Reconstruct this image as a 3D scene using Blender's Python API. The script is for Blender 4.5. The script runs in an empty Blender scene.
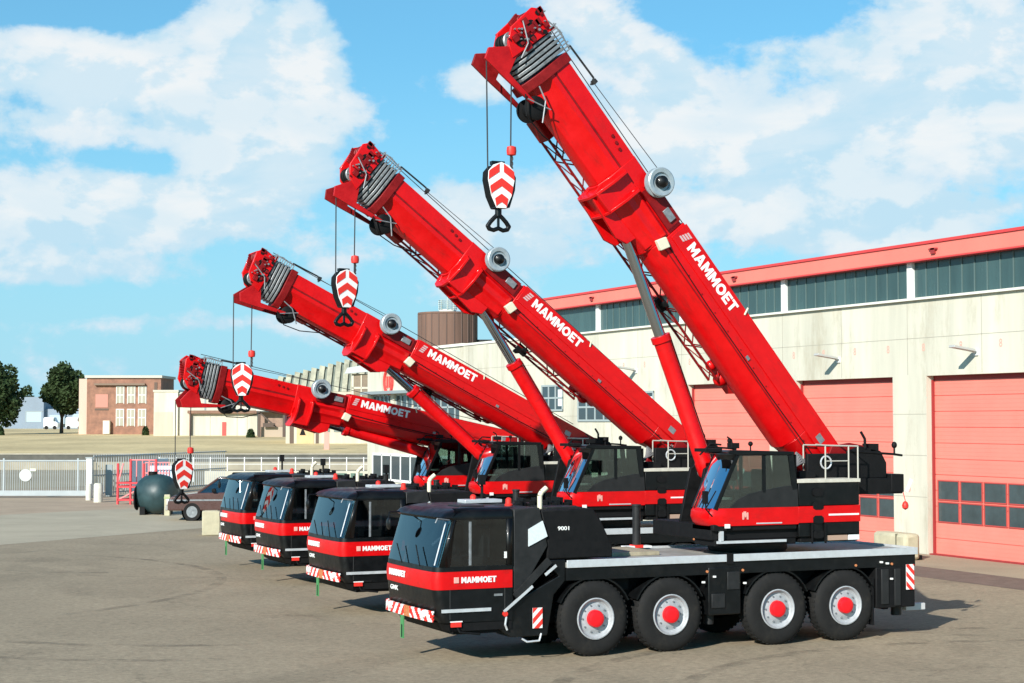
import bpy, bmesh, math, random
from mathutils import Vector, Matrix
PI = math.pi
R = math.radians
random.seed(7)
sc = bpy.context.scene
C = sc.collection

# ------------------------------------------------------------------ camera
f_px, pit, CH = 1725.76, .046, 4.478
ox, oy, psi = 1.595, 33.042, 1.144
CW = Vector((-(ox*math.sin(psi)+oy*math.cos(psi)), -(-ox*math.cos(psi)+oy*math.sin(psi)), CH))
FW = Vector((math.cos(psi)*math.cos(pit), math.sin(psi)*math.cos(pit), math.sin(pit)))
RT = Vector((math.sin(psi), -math.cos(psi), 0))
UP = RT.cross(FW)
FH = Vector((math.cos(psi), math.sin(psi), 0))
cd = bpy.data.cameras.new('camera'); cam = bpy.data.objects.new('camera', cd); C.objects.link(cam)
cd.sensor_width = 36; cd.lens = f_px/1024*36; cd.clip_end = 5000; cd.clip_start = .1
cam.matrix_world = Matrix(((RT.x, UP.x, -FW.x, CW.x), (RT.y, UP.y, -FW.y, CW.y), (RT.z, UP.z, -FW.z, CW.z), (0, 0, 0, 1)))
sc.camera = cam
HY = 341.5+f_px*math.tan(pit)        # horizon row

def far(px, depth, z=0):             # surveyed point: bearing and distance from the viewpoint
    p = CW + FH*depth + RT*((px-512)/f_px*depth)
    return Vector((p.x, p.y, z))
def zat(py, depth): return CH-(py-HY)*depth/f_px
YAW = math.atan2(RT.y, RT.x)         # an object rotated by YAW faces the yard entrance side

# ------------------------------------------------------------------ materials
MATS = {}
def mat(name, col, rough=.6, metal=0, spec=.5, coat=0, var=0, vscale=4, bump=0, bscale=40, streak=False):
    if name in MATS: return MATS[name]
    m = bpy.data.materials.new(name); m.use_nodes = True
    nt = m.node_tree; b = nt.nodes['Principled BSDF']
    b.inputs['Base Color'].default_value = (*col, 1); b.inputs['Roughness'].default_value = rough
    b.inputs['Metallic'].default_value = metal; b.inputs['Specular IOR Level'].default_value = spec
    b.inputs['Coat Weight'].default_value = coat; b.inputs['Coat Roughness'].default_value = .08
    tc = nt.nodes.new('ShaderNodeTexCoord')
    if var:
        n = nt.nodes.new('ShaderNodeTexNoise'); n.inputs['Scale'].default_value = vscale; n.inputs['Detail'].default_value = 8
        n.inputs['Roughness'].default_value = .65
        if streak:
            mp = nt.nodes.new('ShaderNodeMapping'); mp.inputs['Scale'].default_value = (1, 1, .12)
            nt.links.new(tc.outputs['Object'], mp.inputs[0]); nt.links.new(mp.outputs[0], n.inputs[0])
        else: nt.links.new(tc.outputs['Object'], n.inputs[0])
        r = nt.nodes.new('ShaderNodeMapRange'); r.inputs[1].default_value = .3; r.inputs[2].default_value = .7
        r.inputs[3].default_value = 1-var; r.inputs[4].default_value = 1+var
        nt.links.new(n.outputs[0], r.inputs[0])
        mx = nt.nodes.new('ShaderNodeVectorMath'); mx.operation = 'SCALE'; mx.inputs[0].default_value = col
        nt.links.new(r.outputs[0], mx.inputs['Scale']); nt.links.new(mx.outputs[0], b.inputs['Base Color'])
        r2 = nt.nodes.new('ShaderNodeMapRange'); r2.inputs[1].default_value = .3; r2.inputs[2].default_value = .7
        r2.inputs[3].default_value = max(.03, rough-.12); r2.inputs[4].default_value = min(1, rough+.12)
        nt.links.new(n.outputs[0], r2.inputs[0]); nt.links.new(r2.outputs[0], b.inputs['Roughness'])
    if bump:
        n = nt.nodes.new('ShaderNodeTexNoise'); n.inputs['Scale'].default_value = bscale; n.inputs['Detail'].default_value = 6
        nt.links.new(tc.outputs['Object'], n.inputs[0])
        bp = nt.nodes.new('ShaderNodeBump'); bp.inputs['Strength'].default_value = bump; bp.inputs['Distance'].default_value = .02
        nt.links.new(n.outputs[0], bp.inputs['Height']); nt.links.new(bp.outputs[0], b.inputs['Normal'])
    MATS[name] = m; return m

def glass(name, tint, refl=.12, rough=.03):
    if name in MATS: return MATS[name]
    m = bpy.data.materials.new(name); m.use_nodes = True; nt = m.node_tree; nt.nodes.clear()
    o = nt.nodes.new('ShaderNodeOutputMaterial'); t = nt.nodes.new('ShaderNodeBsdfTransparent'); t.inputs[0].default_value = (*tint, 1)
    g = nt.nodes.new('ShaderNodeBsdfGlossy'); g.inputs['Roughness'].default_value = rough; g.inputs[0].default_value = (.9, .95, 1, 1)
    fr = nt.nodes.new('ShaderNodeFresnel'); fr.inputs[0].default_value = 1.5
    ad = nt.nodes.new('ShaderNodeMath'); ad.operation = 'ADD'; ad.inputs[1].default_value = refl; ad.use_clamp = True
    mx = nt.nodes.new('ShaderNodeMixShader')
    nt.links.new(fr.outputs[0], ad.inputs[0]); nt.links.new(ad.outputs[0], mx.inputs[0])
    nt.links.new(t.outputs[0], mx.inputs[1]); nt.links.new(g.outputs[0], mx.inputs[2]); nt.links.new(mx.outputs[0], o.inputs[0])
    MATS[name] = m; return m

def grime(m, amount=.45, scl=(.7, 2.2, 2.6), ns=2.2, col=(.16, .012, .01, 1)):
    nt = m.node_tree; b = nt.nodes['Principled BSDF']; src = b.inputs['Base Color'].links[0].from_socket
    tc = nt.nodes.new('ShaderNodeTexCoord'); mp = nt.nodes.new('ShaderNodeMapping'); mp.inputs['Scale'].default_value = scl
    nt.links.new(tc.outputs['Object'], mp.inputs[0])
    n = nt.nodes.new('ShaderNodeTexNoise'); n.inputs['Scale'].default_value = ns; n.inputs['Detail'].default_value = 10; n.inputs['Roughness'].default_value = .75
    nt.links.new(mp.outputs[0], n.inputs[0])
    q = nt.nodes.new('ShaderNodeMapRange'); q.inputs[1].default_value = .52; q.inputs[2].default_value = .72; q.inputs[3].default_value = 0; q.inputs[4].default_value = amount
    nt.links.new(n.outputs[0], q.inputs[0])
    mx = nt.nodes.new('ShaderNodeMix'); mx.data_type = 'RGBA'; nt.links.new(q.outputs[0], mx.inputs[0]); nt.links.new(src, mx.inputs[6])
    mx.inputs[7].default_value = col; nt.links.new(mx.outputs[2], b.inputs['Base Color'])
RED = mat('crane_red_paint', (.60, .0022, .0035), .38, spec=.3, coat=.12, var=.1, vscale=3)
grime(RED)
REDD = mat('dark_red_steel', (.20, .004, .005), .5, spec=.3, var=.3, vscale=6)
BLK = mat('black_paint', (.0035, .004, .0045), .4, spec=.3, coat=.12, var=.25, vscale=5)
grime(BLK, .5, (1, 1, 1), 1.6, (.022, .02, .017, 1))
BLKM = mat('black_matt', (.004, .004, .0045), .7, spec=.25, var=.4, vscale=8)
DGRY = mat('dark_grey_paint', (.017, .0175, .018), .55, spec=.3, var=.25, vscale=5)
TYRE = mat('tyre_rubber', (.0115, .0112, .011), .85, spec=.3, var=.3, vscale=6, bump=.3, bscale=60)
grime(TYRE, .6, (1, 1, 1), 3.0, (.032, .028, .022, 1))
SILV = mat('silver_rim', (.37, .385, .40), .5, metal=.1, var=.15, vscale=12)
HUBR = mat('hub_red', (.75, .006, .012), .4)
ALU = mat('aluminium', (.62, .64, .66), .38, metal=.35, var=.08, vscale=6)
DECK = mat('deck_plate', (.36, .35, .32), .6, metal=.2, var=.25, vscale=3)
CHROME = mat('chrome_rod', (.45, .47, .5), .15, metal=1)
STEEL = mat('steel_grey', (.28, .29, .3), .45, metal=.5, var=.2, vscale=10)
WHT = mat('white_paint', (.8, .8, .78), .5, var=.05, vscale=8)
CREAM = mat('cream_plastic', (.7, .64, .48), .5)
HAZR = mat('hazard_red', (.7, .03, .02), .5)
ORG = mat('orange_lamp', (.55, .2, .08), .4)
GREEN = mat('green_strap', (.06, .24, .08), .8)
ROPE = mat('wire_rope', (.06, .06, .06), .5, metal=.4)
REELG = mat('reel_grey', (.36, .42, .45), .4, metal=.3, var=.12, vscale=9)
GLS = glass('cab_glass', (.36, .42, .42), .05)
GLSO = glass('operator_cab_glass', (.66, .76, .72), .10)
GLSF = glass('windscreen_glass', (.16, .22, .26), .09)
SEAT = mat('seat_fabric', (.03, .03, .034), .9)

# ------------------------------------------------------------------ mesh builder
class MB:
    def __init__(s): s.v = []; s.f = []
    def add(s, vs, fs):
        n = len(s.v); s.v += [tuple(v) for v in vs]; s.f += [tuple(i+n for i in f) for f in fs]; return s
    def box(s, x0, x1, y0, y1, z0, z1):
        return s.add([(x, y, z) for x in (x0, x1) for y in (y0, y1) for z in (z0, z1)],
                     [(0, 1, 3, 2), (4, 6, 7, 5), (0, 4, 5, 1), (2, 3, 7, 6), (0, 2, 6, 4), (1, 5, 7, 3)])
    def prism(s, poly, a, b, axis):
        n = len(poly)
        def P(p, t):
            return {'y': (p[0], t, p[1]), 'x': (t, p[0], p[1]), 'z': (p[0], p[1], t)}[axis]
        return s.add([P(p, a) for p in poly]+[P(p, b) for p in poly],
                     [tuple(range(n)), tuple(range(2*n-1, n-1, -1))]+[(i, (i+1) % n, n+(i+1) % n, n+i) for i in range(n)])
    def tube(s, p0, p1, r, n=10, r2=None, caps=True):
        p0 = Vector(p0); p1 = Vector(p1); d = (p1-p0).normalized()
        a = d.orthogonal().normalized(); b = d.cross(a); r2 = r if r2 is None else r2
        vs = [p0+(a*math.cos(t)+b*math.sin(t))*r for t in [2*PI*i/n for i in range(n)]]
        vs += [p1+(a*math.cos(t)+b*math.sin(t))*r2 for t in [2*PI*i/n for i in range(n)]]
        fs = [(i, (i+1) % n, n+(i+1) % n, n+i) for i in range(n)]
        if caps: fs += [tuple(range(n))[::-1], tuple(range(n, 2*n))]
        return s.add(vs, fs)
    def path(s, pts, r, n=8):
        for a, b in zip(pts, pts[1:]): s.tube(a, b, r, n)
        return s
    def bar(s, p0, p1, w, t):          # flat bar, rectangular section
        p0 = Vector(p0); p1 = Vector(p1); d = (p1-p0).normalized()
        a = d.cross(Vector((0, 1, 0)));
        if a.length < .1: a = d.cross(Vector((0, 0, 1)))
        a.normalize(); b = d.cross(a); vs = []
        for p in (p0, p1):
            for i, j in ((-1, -1), (1, -1), (1, 1), (-1, 1)): vs.append(p+a*i*w/2+b*j*t/2)
        return s.add(vs, [(3, 2, 1, 0), (4, 5, 6, 7)]+[(i, (i+1) % 4, 4+(i+1) % 4, 4+i) for i in range(4)])
    def lathe(s, c, prof, n=32, axis='y', caps=True):   # profile of (r, t) along axis
        vs = []
        for r, t in prof:
            for i in range(n):
                a = 2*PI*i/n; u, w = r*math.cos(a), r*math.sin(a)
                o = {'y': (u, t, w), 'x': (t, u, w), 'z': (u, w, t)}[axis]
                vs.append((c[0]+o[0], c[1]+o[1], c[2]+o[2]))
        m = len(prof); fs = []
        for k in range(m-1):
            for i in range(n): fs.append((k*n+i, k*n+(i+1) % n, (k+1)*n+(i+1) % n, (k+1)*n+i))
        if caps and prof[0][0] > 1e-4: fs.append(tuple(range(n))[::-1])
        if caps and prof[-1][0] > 1e-4: fs.append(tuple(range((m-1)*n, m*n)))
        return s.add(vs, fs)
    def loft(s, rings, closed=False, caps=False):
        n = len(rings[0]); vs = [p for r in rings for p in r]; fs = []
        for k in range(len(rings)-1):
            for i in range(n if closed else n-1):
                fs.append((k*n+i, k*n+(i+1) % n, (k+1)*n+(i+1) % n, (k+1)*n+i))
        if caps: fs += [tuple(range(n))[::-1], tuple(range((len(rings)-1)*n, len(rings)*n))]
        return s.add(vs, fs)
    def ball(s, c, r, sz=1, n=14, sx=1, sy=1):
        prof = [(r*math.sin(PI*k/8), -r*sz*math.cos(PI*k/8)) for k in range(9)]; prof[0] = (1e-5, prof[0][1]); prof[-1] = (1e-5, prof[-1][1])
        n0 = len(s.v); s.lathe(c, prof, n, 'z')
        for i in range(n0, len(s.v)):
            v = s.v[i]; s.v[i] = (c[0]+(v[0]-c[0])*sx, c[1]+(v[1]-c[1])*sy, v[2])
        return s
    def xf(s, M): s.v = [tuple(M @ Vector(v)) for v in s.v]; return s
    def build(s, name, m, parent=None, bevel=0, smooth=True, ang=38, mats=None, mi=None):
        me = bpy.data.meshes.new(name); me.from_pydata(s.v, [], s.f)
        for k in (mats or [m]): me.materials.append(k)
        if mi: me.polygons.foreach_set('material_index', mi)
        bm = bmesh.new(); bm.from_mesh(me)
        bmesh.ops.recalc_face_normals(bm, faces=bm.faces); bm.to_mesh(me); bm.free()
        if smooth: me.shade_smooth(); me.set_sharp_from_angle(angle=R(ang))
        o = bpy.data.objects.new(name, me); C.objects.link(o)
        if parent: o.parent = parent
        if bevel:
            md = o.modifiers.new('bevel', 'BEVEL'); md.width = bevel; md.segments = 2; md.limit_method = 'ANGLE'; md.angle_limit = R(40)
        return o

def tag(o, label=None, cat=None, group=None, kind=None):
    if label: o['label'] = label
    if cat: o['category'] = cat
    if group: o['group'] = group
    if kind: o['kind'] = kind
    return o
def empty(name, loc=(0, 0, 0), rz=0):
    o = bpy.data.objects.new(name, None); o.empty_display_size = .3; C.objects.link(o); o.location = loc; o.rotation_euler = (0, 0, rz); return o
def thing(name, label, cat, loc=(0, 0, 0), rz=0, group=None): return tag(empty(name, loc, rz), label, cat, group)

def text(name, s, origin, xa, ya, w, h, m, parent=None, bold=.02, depth=.006, shear=0):
    cu = bpy.data.curves.new(name, 'FONT'); cu.body = s; cu.offset = bold; cu.extrude = .5; cu.resolution_u = 3; cu.shear = shear
    t = bpy.data.objects.new('tmp', cu); C.objects.link(t)
    dg = bpy.context.evaluated_depsgraph_get(); me = bpy.data.meshes.new_from_object(t.evaluated_get(dg))
    bpy.data.objects.remove(t); me.name = name
    xs = [v.co.x for v in me.vertices]; ys = [v.co.y for v in me.vertices]
    x0, x1, y0, y1 = min(xs), max(xs), min(ys), max(ys)
    xa = Vector(xa).normalized(); ya = Vector(ya).normalized(); za = xa.cross(ya); O = Vector(origin)
    for v in me.vertices:
        c = v.co; v.co = O+xa*((c.x-x0)/(x1-x0)*w)+ya*((c.y-y0)/(y1-y0)*h)+za*(c.z*depth)
    me.materials.clear(); me.materials.append(m)
    o = bpy.data.objects.new(name, me); C.objects.link(o)
    if parent: o.parent = parent
    return o

def wordmark(name, word, origin, xa, ya, w, h, m, parent=None, depth=.006):
    # heavy block letters drawn as butted polygons in a unit-high cell
    t = .27
    G = {'M': (1.05, [[(0, 0), (t, 0), (t, .55), (.525, .12), (1.05-t, .55), (1.05-t, 0), (1.05, 0), (1.05, 1), (1.05-t, 1), (.525, .56), (t, 1), (0, 1)]]),
         'A': (1.0, [[(0, 0), (.28, 0), (.345, .2), (.5, .2), (.5, .4), (.41, .4), (.5, .72), (.5, 1), (.35, 1)], [(1.0, 0), (.65, 1), (.5, 1), (.5, .72), (.59, .4), (.5, .4), (.5, .2), (.655, .2), (.72, 0)]]),
         'E': (.78, [[(0, 0), (.78, 0), (.78, .22), (t, .22), (t, .4), (.7, .4), (.7, .61), (t, .61), (t, .78), (.78, .78), (.78, 1), (0, 1)]]),
         'T': (.86, [[(.295, 0), (.565, 0), (.565, .78), (.86, .78), (.86, 1), (0, 1), (0, .78), (.295, .78)]]), 'O': (1.05, [])}
    for k in range(16):
        a, c = 2*PI*k/16, 2*PI*(k+1)/16
        G['O'][1].append([(.525+.525*math.cos(a), .5+.51*math.sin(a)), (.525+.525*math.cos(c), .5+.51*math.sin(c)), (.525+.25*math.cos(c), .5+.27*math.sin(c)), (.525+.25*math.cos(a), .5+.27*math.sin(a))])
    gap = .09; tot = sum(G[c][0] for c in word)+gap*(len(word)-1); kx = w/tot
    xa = Vector(xa).normalized(); ya = Vector(ya).normalized(); za = xa.cross(ya); O = Vector(origin); x = 0; b = MB()
    for c in word:
        for poly in G[c][1]:
            n = len(poly); vs = [O+xa*((x+p[0])*kx)+ya*(p[1]*h)-za*depth for p in poly]+[O+xa*((x+p[0])*kx)+ya*(p[1]*h)+za*depth for p in poly]
            b.add(vs, [tuple(range(n, 2*n))]+[(i, (i+1) % n, n+(i+1) % n, n+i) for i in range(n)])
        x += G[c][0]+gap
    return b.build(name, m, parent, smooth=False)

# hazard stripe helper: board in the plane origin + u*xa + v*ya, diagonal bands as thin raised plates
def hazard(name, O, xa, ya, w, h, parent, sw=.09, thick=.012, flip=False):
    O = Vector(O); xa = Vector(xa).normalized(); ya = Vector(ya).normalized(); za = xa.cross(ya)
    b = MB(); mi = []
    def quad(poly, t0, t1, k):
        n = len(poly)
        vs = [O+xa*p[0]+ya*p[1]+za*t0 for p in poly]+[O+xa*p[0]+ya*p[1]+za*t1 for p in poly]
        fs = [tuple(range(n)), tuple(range(2*n-1, n-1, -1))]+[(i, (i+1) % n, n+(i+1) % n, n+i) for i in range(n)]
        b.add(vs, fs); mi.extend([k]*len(fs))
    quad([(0, 0), (w, 0), (w, h), (0, h)], 0, thick, 0)
    def clip(poly, f):
        out = []
        for i in range(len(poly)):
            a, c = poly[i], poly[(i+1) % len(poly)]; fa, fc = f(a), f(c)
            if fa >= 0: out.append(a)
            if (fa >= 0) != (fc >= 0):
                t = fa/(fa-fc); out.append((a[0]+(c[0]-a[0])*t, a[1]+(c[1]-a[1])*t))
        return out
    s = -1 if flip else 1; t = -(w+h)
    while t < w+h:
        p = [(0, 0), (w, 0), (w, h), (0, h)]
        p = clip(p, lambda q: (q[0]+s*q[1])-t)
        if len(p) > 2: p = clip(p, lambda q: (t+sw)-(q[0]+s*q[1]))
        if len(p) > 2: quad(p, thick, thick+.004, 1)
        t += 2*sw
    return b.build(name, None, parent, smooth=False, mats=[WHT, HAZR], mi=mi)

# ------------------------------------------------------------------ the crane, built once
FX, FZ = 6.5, 3.7       # boom foot pin
CBX, CBZ = 3.25, 3.42   # lift cylinder foot pin
PU, PW = 6.85, -.72     # cylinder pin on the boom
YC = 1.3

def outline(xf, r, y0, y1, xb, xm, bow=.04):
    pts = [(xb, y0), (xb-.11, y0), (xm, y0), (xf+r+bow, y0)]
    for k in range(1, 7):
        a = PI/2*k/6; pts.append((xf+bow+r-r*math.sin(a), y0+r-r*math.cos(a)))
    for k in range(1, 8):
        t = k/8; y = y0+r+(y1-y0-2*r)*t; pts.append((xf+bow-bow*math.sin(PI*t), y))
    for k in range(0, 6):
        a = PI/2*(1-k/6); pts.append((xf+bow+r-r*math.sin(a), y1-r+r*math.cos(a)))
    pts += [(xf+r+bow, y1), (xm, y1), (xb-.11, y1), (xb, y1)]
    return pts
NO = len(outline(-3, .2, 0, 2.6, -1.75, -2.5))

def make_crane():
    root = empty('mobile_crane')
    # ---------------- wheels
    for ax in (0, 1.645, 4.095, 5.727):
        for side in (0, 1):
            s = 1 if side == 0 else -1; y = 0.0 if side == 0 else 2.6
            w = MB().lathe((0, 0, 0), [(.37, .03*s), (.44, .01*s), (.56, .0), (.63, .025*s), (.68, .06*s), (.7, .1*s), (.7, .3*s), (.68, .34*s), (.6, .38*s), (.4, .38*s)], 48, caps=False)
            for k in range(44):                                # tread lugs
                a = 2*PI*k/44
                for (ya, yb, da) in ((.07, .19, 0), (.21, .33, .06)):
                    m = MB().box(.69, .707, ya*s, yb*s, -.022, .022); m.xf(Matrix.Rotation(-(a+da), 4, 'Y')); w.add(m.v, m.f)
            wo = w.build('wheel', TYRE, root); wo.location = (ax, y, .72); wo.scale = (1.03, 1, 1.03)
            rim = MB().lathe((0, 0, 0), [(.375, .03*s), (.385, -.004*s), (.365, -.012*s), (.345, .012*s), (.335, .05*s), (.30, .075*s), (.23, .06*s), (.21, .05*s), (.14, .05*s)], 40, caps=False)
            rim.build('rim', SILV, wo)
            nuts = MB()
            for k in range(10):
                a = 2*PI*k/10; c = (.25*math.cos(a), .07*s, .25*math.sin(a)); nuts.tube(c, (c[0], .04*s, c[2]), .017, 6)
            nuts.build('wheel_nuts', STEEL, wo)
            hub = MB().lathe((0, 0, 0), [(.165, .06*s), (.16, -.02*s), (.15, -.045*s), (.125, -.055*s), (.1, -.06*s), (.05, -.062*s), (.0001, -.062*s)], 28)
            hub.build('hub', HUBR, wo)
    # ---------------- chassis
    ch = MB()
    ch.box(-3.0, 7.45, .55, 2.05, .62, 1.45).box(-.3, 7.4, .42, 2.18, 1.45, 1.66)
    for ax in (0, 1.645, 4.095, 5.727): ch.tube((ax, .3, .7), (ax, 2.3, .7), .13, 12)
    ch.box(-.6, .9, .35, 2.25, 1.2, 1.5).box(-2.9, -1.0, .1, 2.5, .55, .8)
    ch.build('chassis', BLKM, root, .01)
    sk = MB()
    sk.box(-.62, 7.5, .03, .42, 1.46, 1.70).box(-.62, 7.5, 2.18, 2.57, 1.46, 1.70)
    for ax in (0, 1.645, 4.095, 5.727):                        # fender arcs
        for y0, y1 in ((.04, .42), (2.18, 2.56)):
            pts = [(ax+.79*math.cos(a), .7+.79*math.sin(a)) for a in [R(25+130*k/12) for k in range(13)]]
            pts += [(ax+.82*math.cos(a), .7+.82*math.sin(a)) for a in [R(155-130*k/12) for k in range(13)]]
            sk.prism(pts, y0, y1, 'y')
    sk.build('side_skirt', BLK, root)
    # mid outrigger housing and boxes, both sides
    for y0, y1, n in ((.02, .7, 0), (1.9, 2.58, 1)):
        b = MB().box(2.5, 3.24, y0, y1, .66, 1.6); b.build('outrigger_housing', BLK, root, .02)
        b = MB().box(2.56, 2.86, y0-.03, y1+.03, .8, 1.08).box(2.92, 3.2, y0-.03, y1+.03, 1.15, 1.5)
        b.tube((2.7, (y0+y1)/2, .45), (2.7, (y0+y1)/2, .8), .1, 14); b.build('outrigger_jack', DGRY, root, .01)
        b = MB().box(6.5, 7.48, y0, y1, .62, 1.46); b.build('rear_outrigger_housing', BLKM, root, .02)
        b = MB().box(6.62, 6.8, y0-.03, y1+.03, .7, 1.42).box(6.95, 7.1, y0-.03, y1+.03, .66, 1.42).tube((7.25, (y0+y1)/2, .42), (7.25, (y0+y1)/2, .7), .11, 14)
        b.build('rear_outrigger_jack', DGRY, root, .01)
        b = MB().box(6.42, 6.455, y0+.02, y1-.28, .28, 1.25); b.build('mudflap', BLKM, root)
        b = MB().prism([(-.75, 1.55), (-1.05, 1.86), (-.62, 1.86), (-.62, 1.46), (-.86, 1.2), (-1.0, .45), (-1.75, .45), (-2.0, .62), (-2.0, .95)], y0+.03, y1, 'y')
        b.build('front_locker', BLK, root, .015)
    d = MB()
    for x in (2.47, 3.29, 6.0, 6.9): d.tube((x, .03, 1.52), (x, .01, 1.52), .026, 10)
    d.build('side_marker_lamps', ORG, root)
    d = MB()
    for x, z in ((2.35, 1.3), (2.6, 1.4), (3.3, 1.25), (6.6, 1.55), (6.85, 1.2), (6.75, 1.52)): d.box(x, x+.05, -.02, .03, z, z+.035)
    d.build('reflectors', WHT, root)
    # deck
    d = MB().box(-.61, 7.52, .02, 2.58, 1.702, 1.80); d.build('deck', DECK, root, .008)
    d = MB().box(-.61, 7.54, -.012, .02, 1.70, 1.845).box(-.61, 7.54, 2.58, 2.612, 1.70, 1.845).box(7.52, 7.55, .02, 2.58, 1.70, 1.845)
    d.build('deck_edge_strip', ALU, root, .006)
    d = MB().box(2.9, 3.05, -.02, .1, 1.66, 1.86); d.build('step_bracket', BLKM, root)
    d = MB().box(.6, 1.9, .9, 2.3, 1.80, 1.88).box(-.2, .55, 1.3, 2.2, 1.8, 1.93); d.build('deck_slab', mat('timber_mats', (.34, .29, .2), .85, var=.3, vscale=3), root, .01)
    d = MB().tube((2.2, 2.42, 1.84), (2.2, 2.42, 2.72), .085, 16).tube((2.2, 2.42, 2.7), (2.2, 2.42, 2.74), .1, 16)
    j = d.build('outrigger_cylinder', DGRY, root)
    MB().box(1.9, 2.1, 2.3, 2.54, 1.84, 1.88).box(2.3, 2.5, 2.3, 2.54, 1.84, 1.88).build('pad_plate', WHT, j)
    MB().box(2.1, 2.3, 2.3, 2.54, 1.84, 1.9).build('pad_centre', HAZR, j)
    # rear end
    hazard('rear_hazard_board', (7.24, -.0, .98), (1, 0, 0), (0, 0, 1), .2, .52, root, .1)
    hazard('front_hazard_board', (-1.32, .02, .6), (1, 0, 0), (0, 0, 1), .2, .38, root, .1, flip=True)
    hazard('rear_end_board', (7.49, 2.2, .95), (0, -1, 0), (0, 0, 1), .28, .5, root, .1)
    for y in (.35, 2.1): MB().box(7.5, 8.0, y, y+.15, .5, .64).build('rear_light_box', mat('light_grey_box', (.5, .5, .5), .5), root, .01)
    MB().box(7.48, 7.62, .3, 2.3, .66, .8).box(7.48, 7.6, 1.1, 1.5, .45, .9).build('rear_bumper', BLKM, root, .01)
    MB().tube((7.55, .6, .95), (7.66, .6, .95), .05, 12).tube((7.55, 2.0, .95), (7.66, 2.0, .95), .05, 12).build('tail_lamp', HAZR, root)
    MB().path([(7.5, .7, .78), (7.75, .7, .72), (7.85, .75, .9)], .018).build('tow_hook', STEEL, root)
    # ---------------- carrier cab
    cab = MB()
    L = [(.78, -3.20), (.95, -3.29), (1.38, -3.34)]
    cab.loft([[(x, y, z) for x, y in outline(xf, .17, 0, 2.6, -1.75, -3.0)] for z, xf in L], caps=True, closed=True)
    cab.box(-1.76, -1.72, .02, 2.58, .8, 2.8)
    cabo = cab.build('carrier_cab', BLK, root)
    b = MB().loft([[(x, y, z) for x, y in outline(xf, .18, -.012, 2.612, -1.75, -3.0)] for z, xf in ((1.385, -3.35), (1.55, -3.37), (1.71, -3.35))], closed=True, caps=True)
    band = b.build('red_band', RED, cabo)
    b = MB().loft([[(x, y, z) for x, y in outline(xf, .17, .0, 2.6, -1.75, -3.0)] for z, xf in ((1.712, -3.34), (1.80, -3.33))], closed=True, caps=True)
    b.build('window_sill', BLK, cabo)
    def gl(z0, z1, i0, i1, off=0):
        rings = []
        for z, xf in ((z0, -3.33+(z0-1.8)*.3), (z1, -3.33+(z1-1.8)*.3)):
            o = outline(xf, .16, off, 2.6-off, -1.75, -3.0+(z-1.8)*.12)
            rings.append([(x, y, z) for x, y in o[i0:i1+1]])
        return MB().loft(rings)
    def solid(o, t=.03):
        m = o.modifiers.new('solid', 'SOLIDIFY'); m.thickness = t; m.offset = 0; return o
    z0, z1 = 1.80, 2.66
    solid(gl(z0, z1, 0, 1).build('door_pillar', BLK, cabo)); solid(gl(z0, z1, NO-2, NO-1).build('door_pillar', BLK, cabo))
    solid(gl(z0, z1, 2, 5).build('corner_pillar', BLK, cabo)); solid(gl(z0, z1, NO-6, NO-3).build('corner_pillar', BLK, cabo))
    gl(z0, z1, 1, 2, .01).build('side_window', GLS, cabo); gl(z0, z1, NO-3, NO-2, .01).build('side_window', GLS, cabo)
    ws = gl(z0, z1, 5, NO-6, .01).build('windscreen', GLSF, cabo)
    MB().path([(-3.40, .5, 1.8), (-3.3, .95, 2.15)], .012).path([(-3.41, 1.4, 1.8), (-3.32, 1.9, 2.12)], .012).build('wiper', BLKM, ws)
    MB().box(-2.62, -2.58, -.012, .02, 1.82, 2.62).build('window_divider', STEEL, cabo)
    MB().path([(-3.08, .015, 2.62), (-3.31, .0, 1.84)], .014).build('pillar_glint', ALU, cabo)  # bright strip stands in for the white reflection along the pillar
    b = MB().loft([[(x, y, z) for x, y in outline(xf, r, yo, 2.6-yo, -1.75, -2.9)] for z, xf, r, yo in ((2.655, -3.10, .16, -.008), (2.70, -3.17, .17, -.015), (2.77, -3.10, .2, 0), (2.83, -2.95, .25, .05), (2.865, -2.75, .3, .16))], closed=True, caps=True)
    b.build('roof', BLK, cabo)
    MB().box(-2.6, -2.1, .5, 1.1, 2.86, 2.885).build('roof_hatch', DGRY, cabo, .01)
    # cab interior
    st = MB()
    for y in (.35, 1.65): st.box(-2.6, -2.1, y, y+.5, 1.5, 1.95).box(-2.2, -2.02, y+.02, y+.48, 1.9, 2.5).box(-2.18, -2.06, y+.13, y+.37, 2.5, 2.66)
    st.build('seats', SEAT, cabo, .03)
    st = MB().box(-3.2, -2.9, .25, 2.3, 1.72, 1.95); st.build('dashboard', BLKM, cabo, .03)
    ring = [Vector((-2.86+.06*math.sin(a), .6+.2*math.cos(a), 2.03+.16*math.sin(a))) for a in [2*PI*k/14 for k in range(15)]]
    MB().path(ring, .015).build('steering_wheel', SEAT, cabo)
    # mirror, steps, lamps
    b = MB().path([(-3.2, 2.1, 2.72), (-3.42, 2.05, 2.72), (-3.46, 2.0, 2.6)], .014).ball((-3.46, 1.98, 2.5), .1, 1.15, sx=.45); b.build('mirror', BLK, cabo)
    MB().path([(-3.02, -.01, 2.66), (-3.3, -.12, 2.7), (-3.34, -.12, 2.62)], .012).build('mirror_arm', STEEL, cabo)
    MB().box(-3.17, -2.19, -.035, -.003, .97, 1.03).build('side_step_strip', ALU, cabo)
    MB().box(-2.12, -1.96, -.03, -.005, 1.24, 1.28).build('door_handle', STEEL, cabo)
    for x in (-1.9, -3.0): MB().box(x-.006, x+.006, -.004, .0, .84, 1.38).build('door_gap', mat('gap_grey', (.03, .03, .03), .8), cabo)
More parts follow.
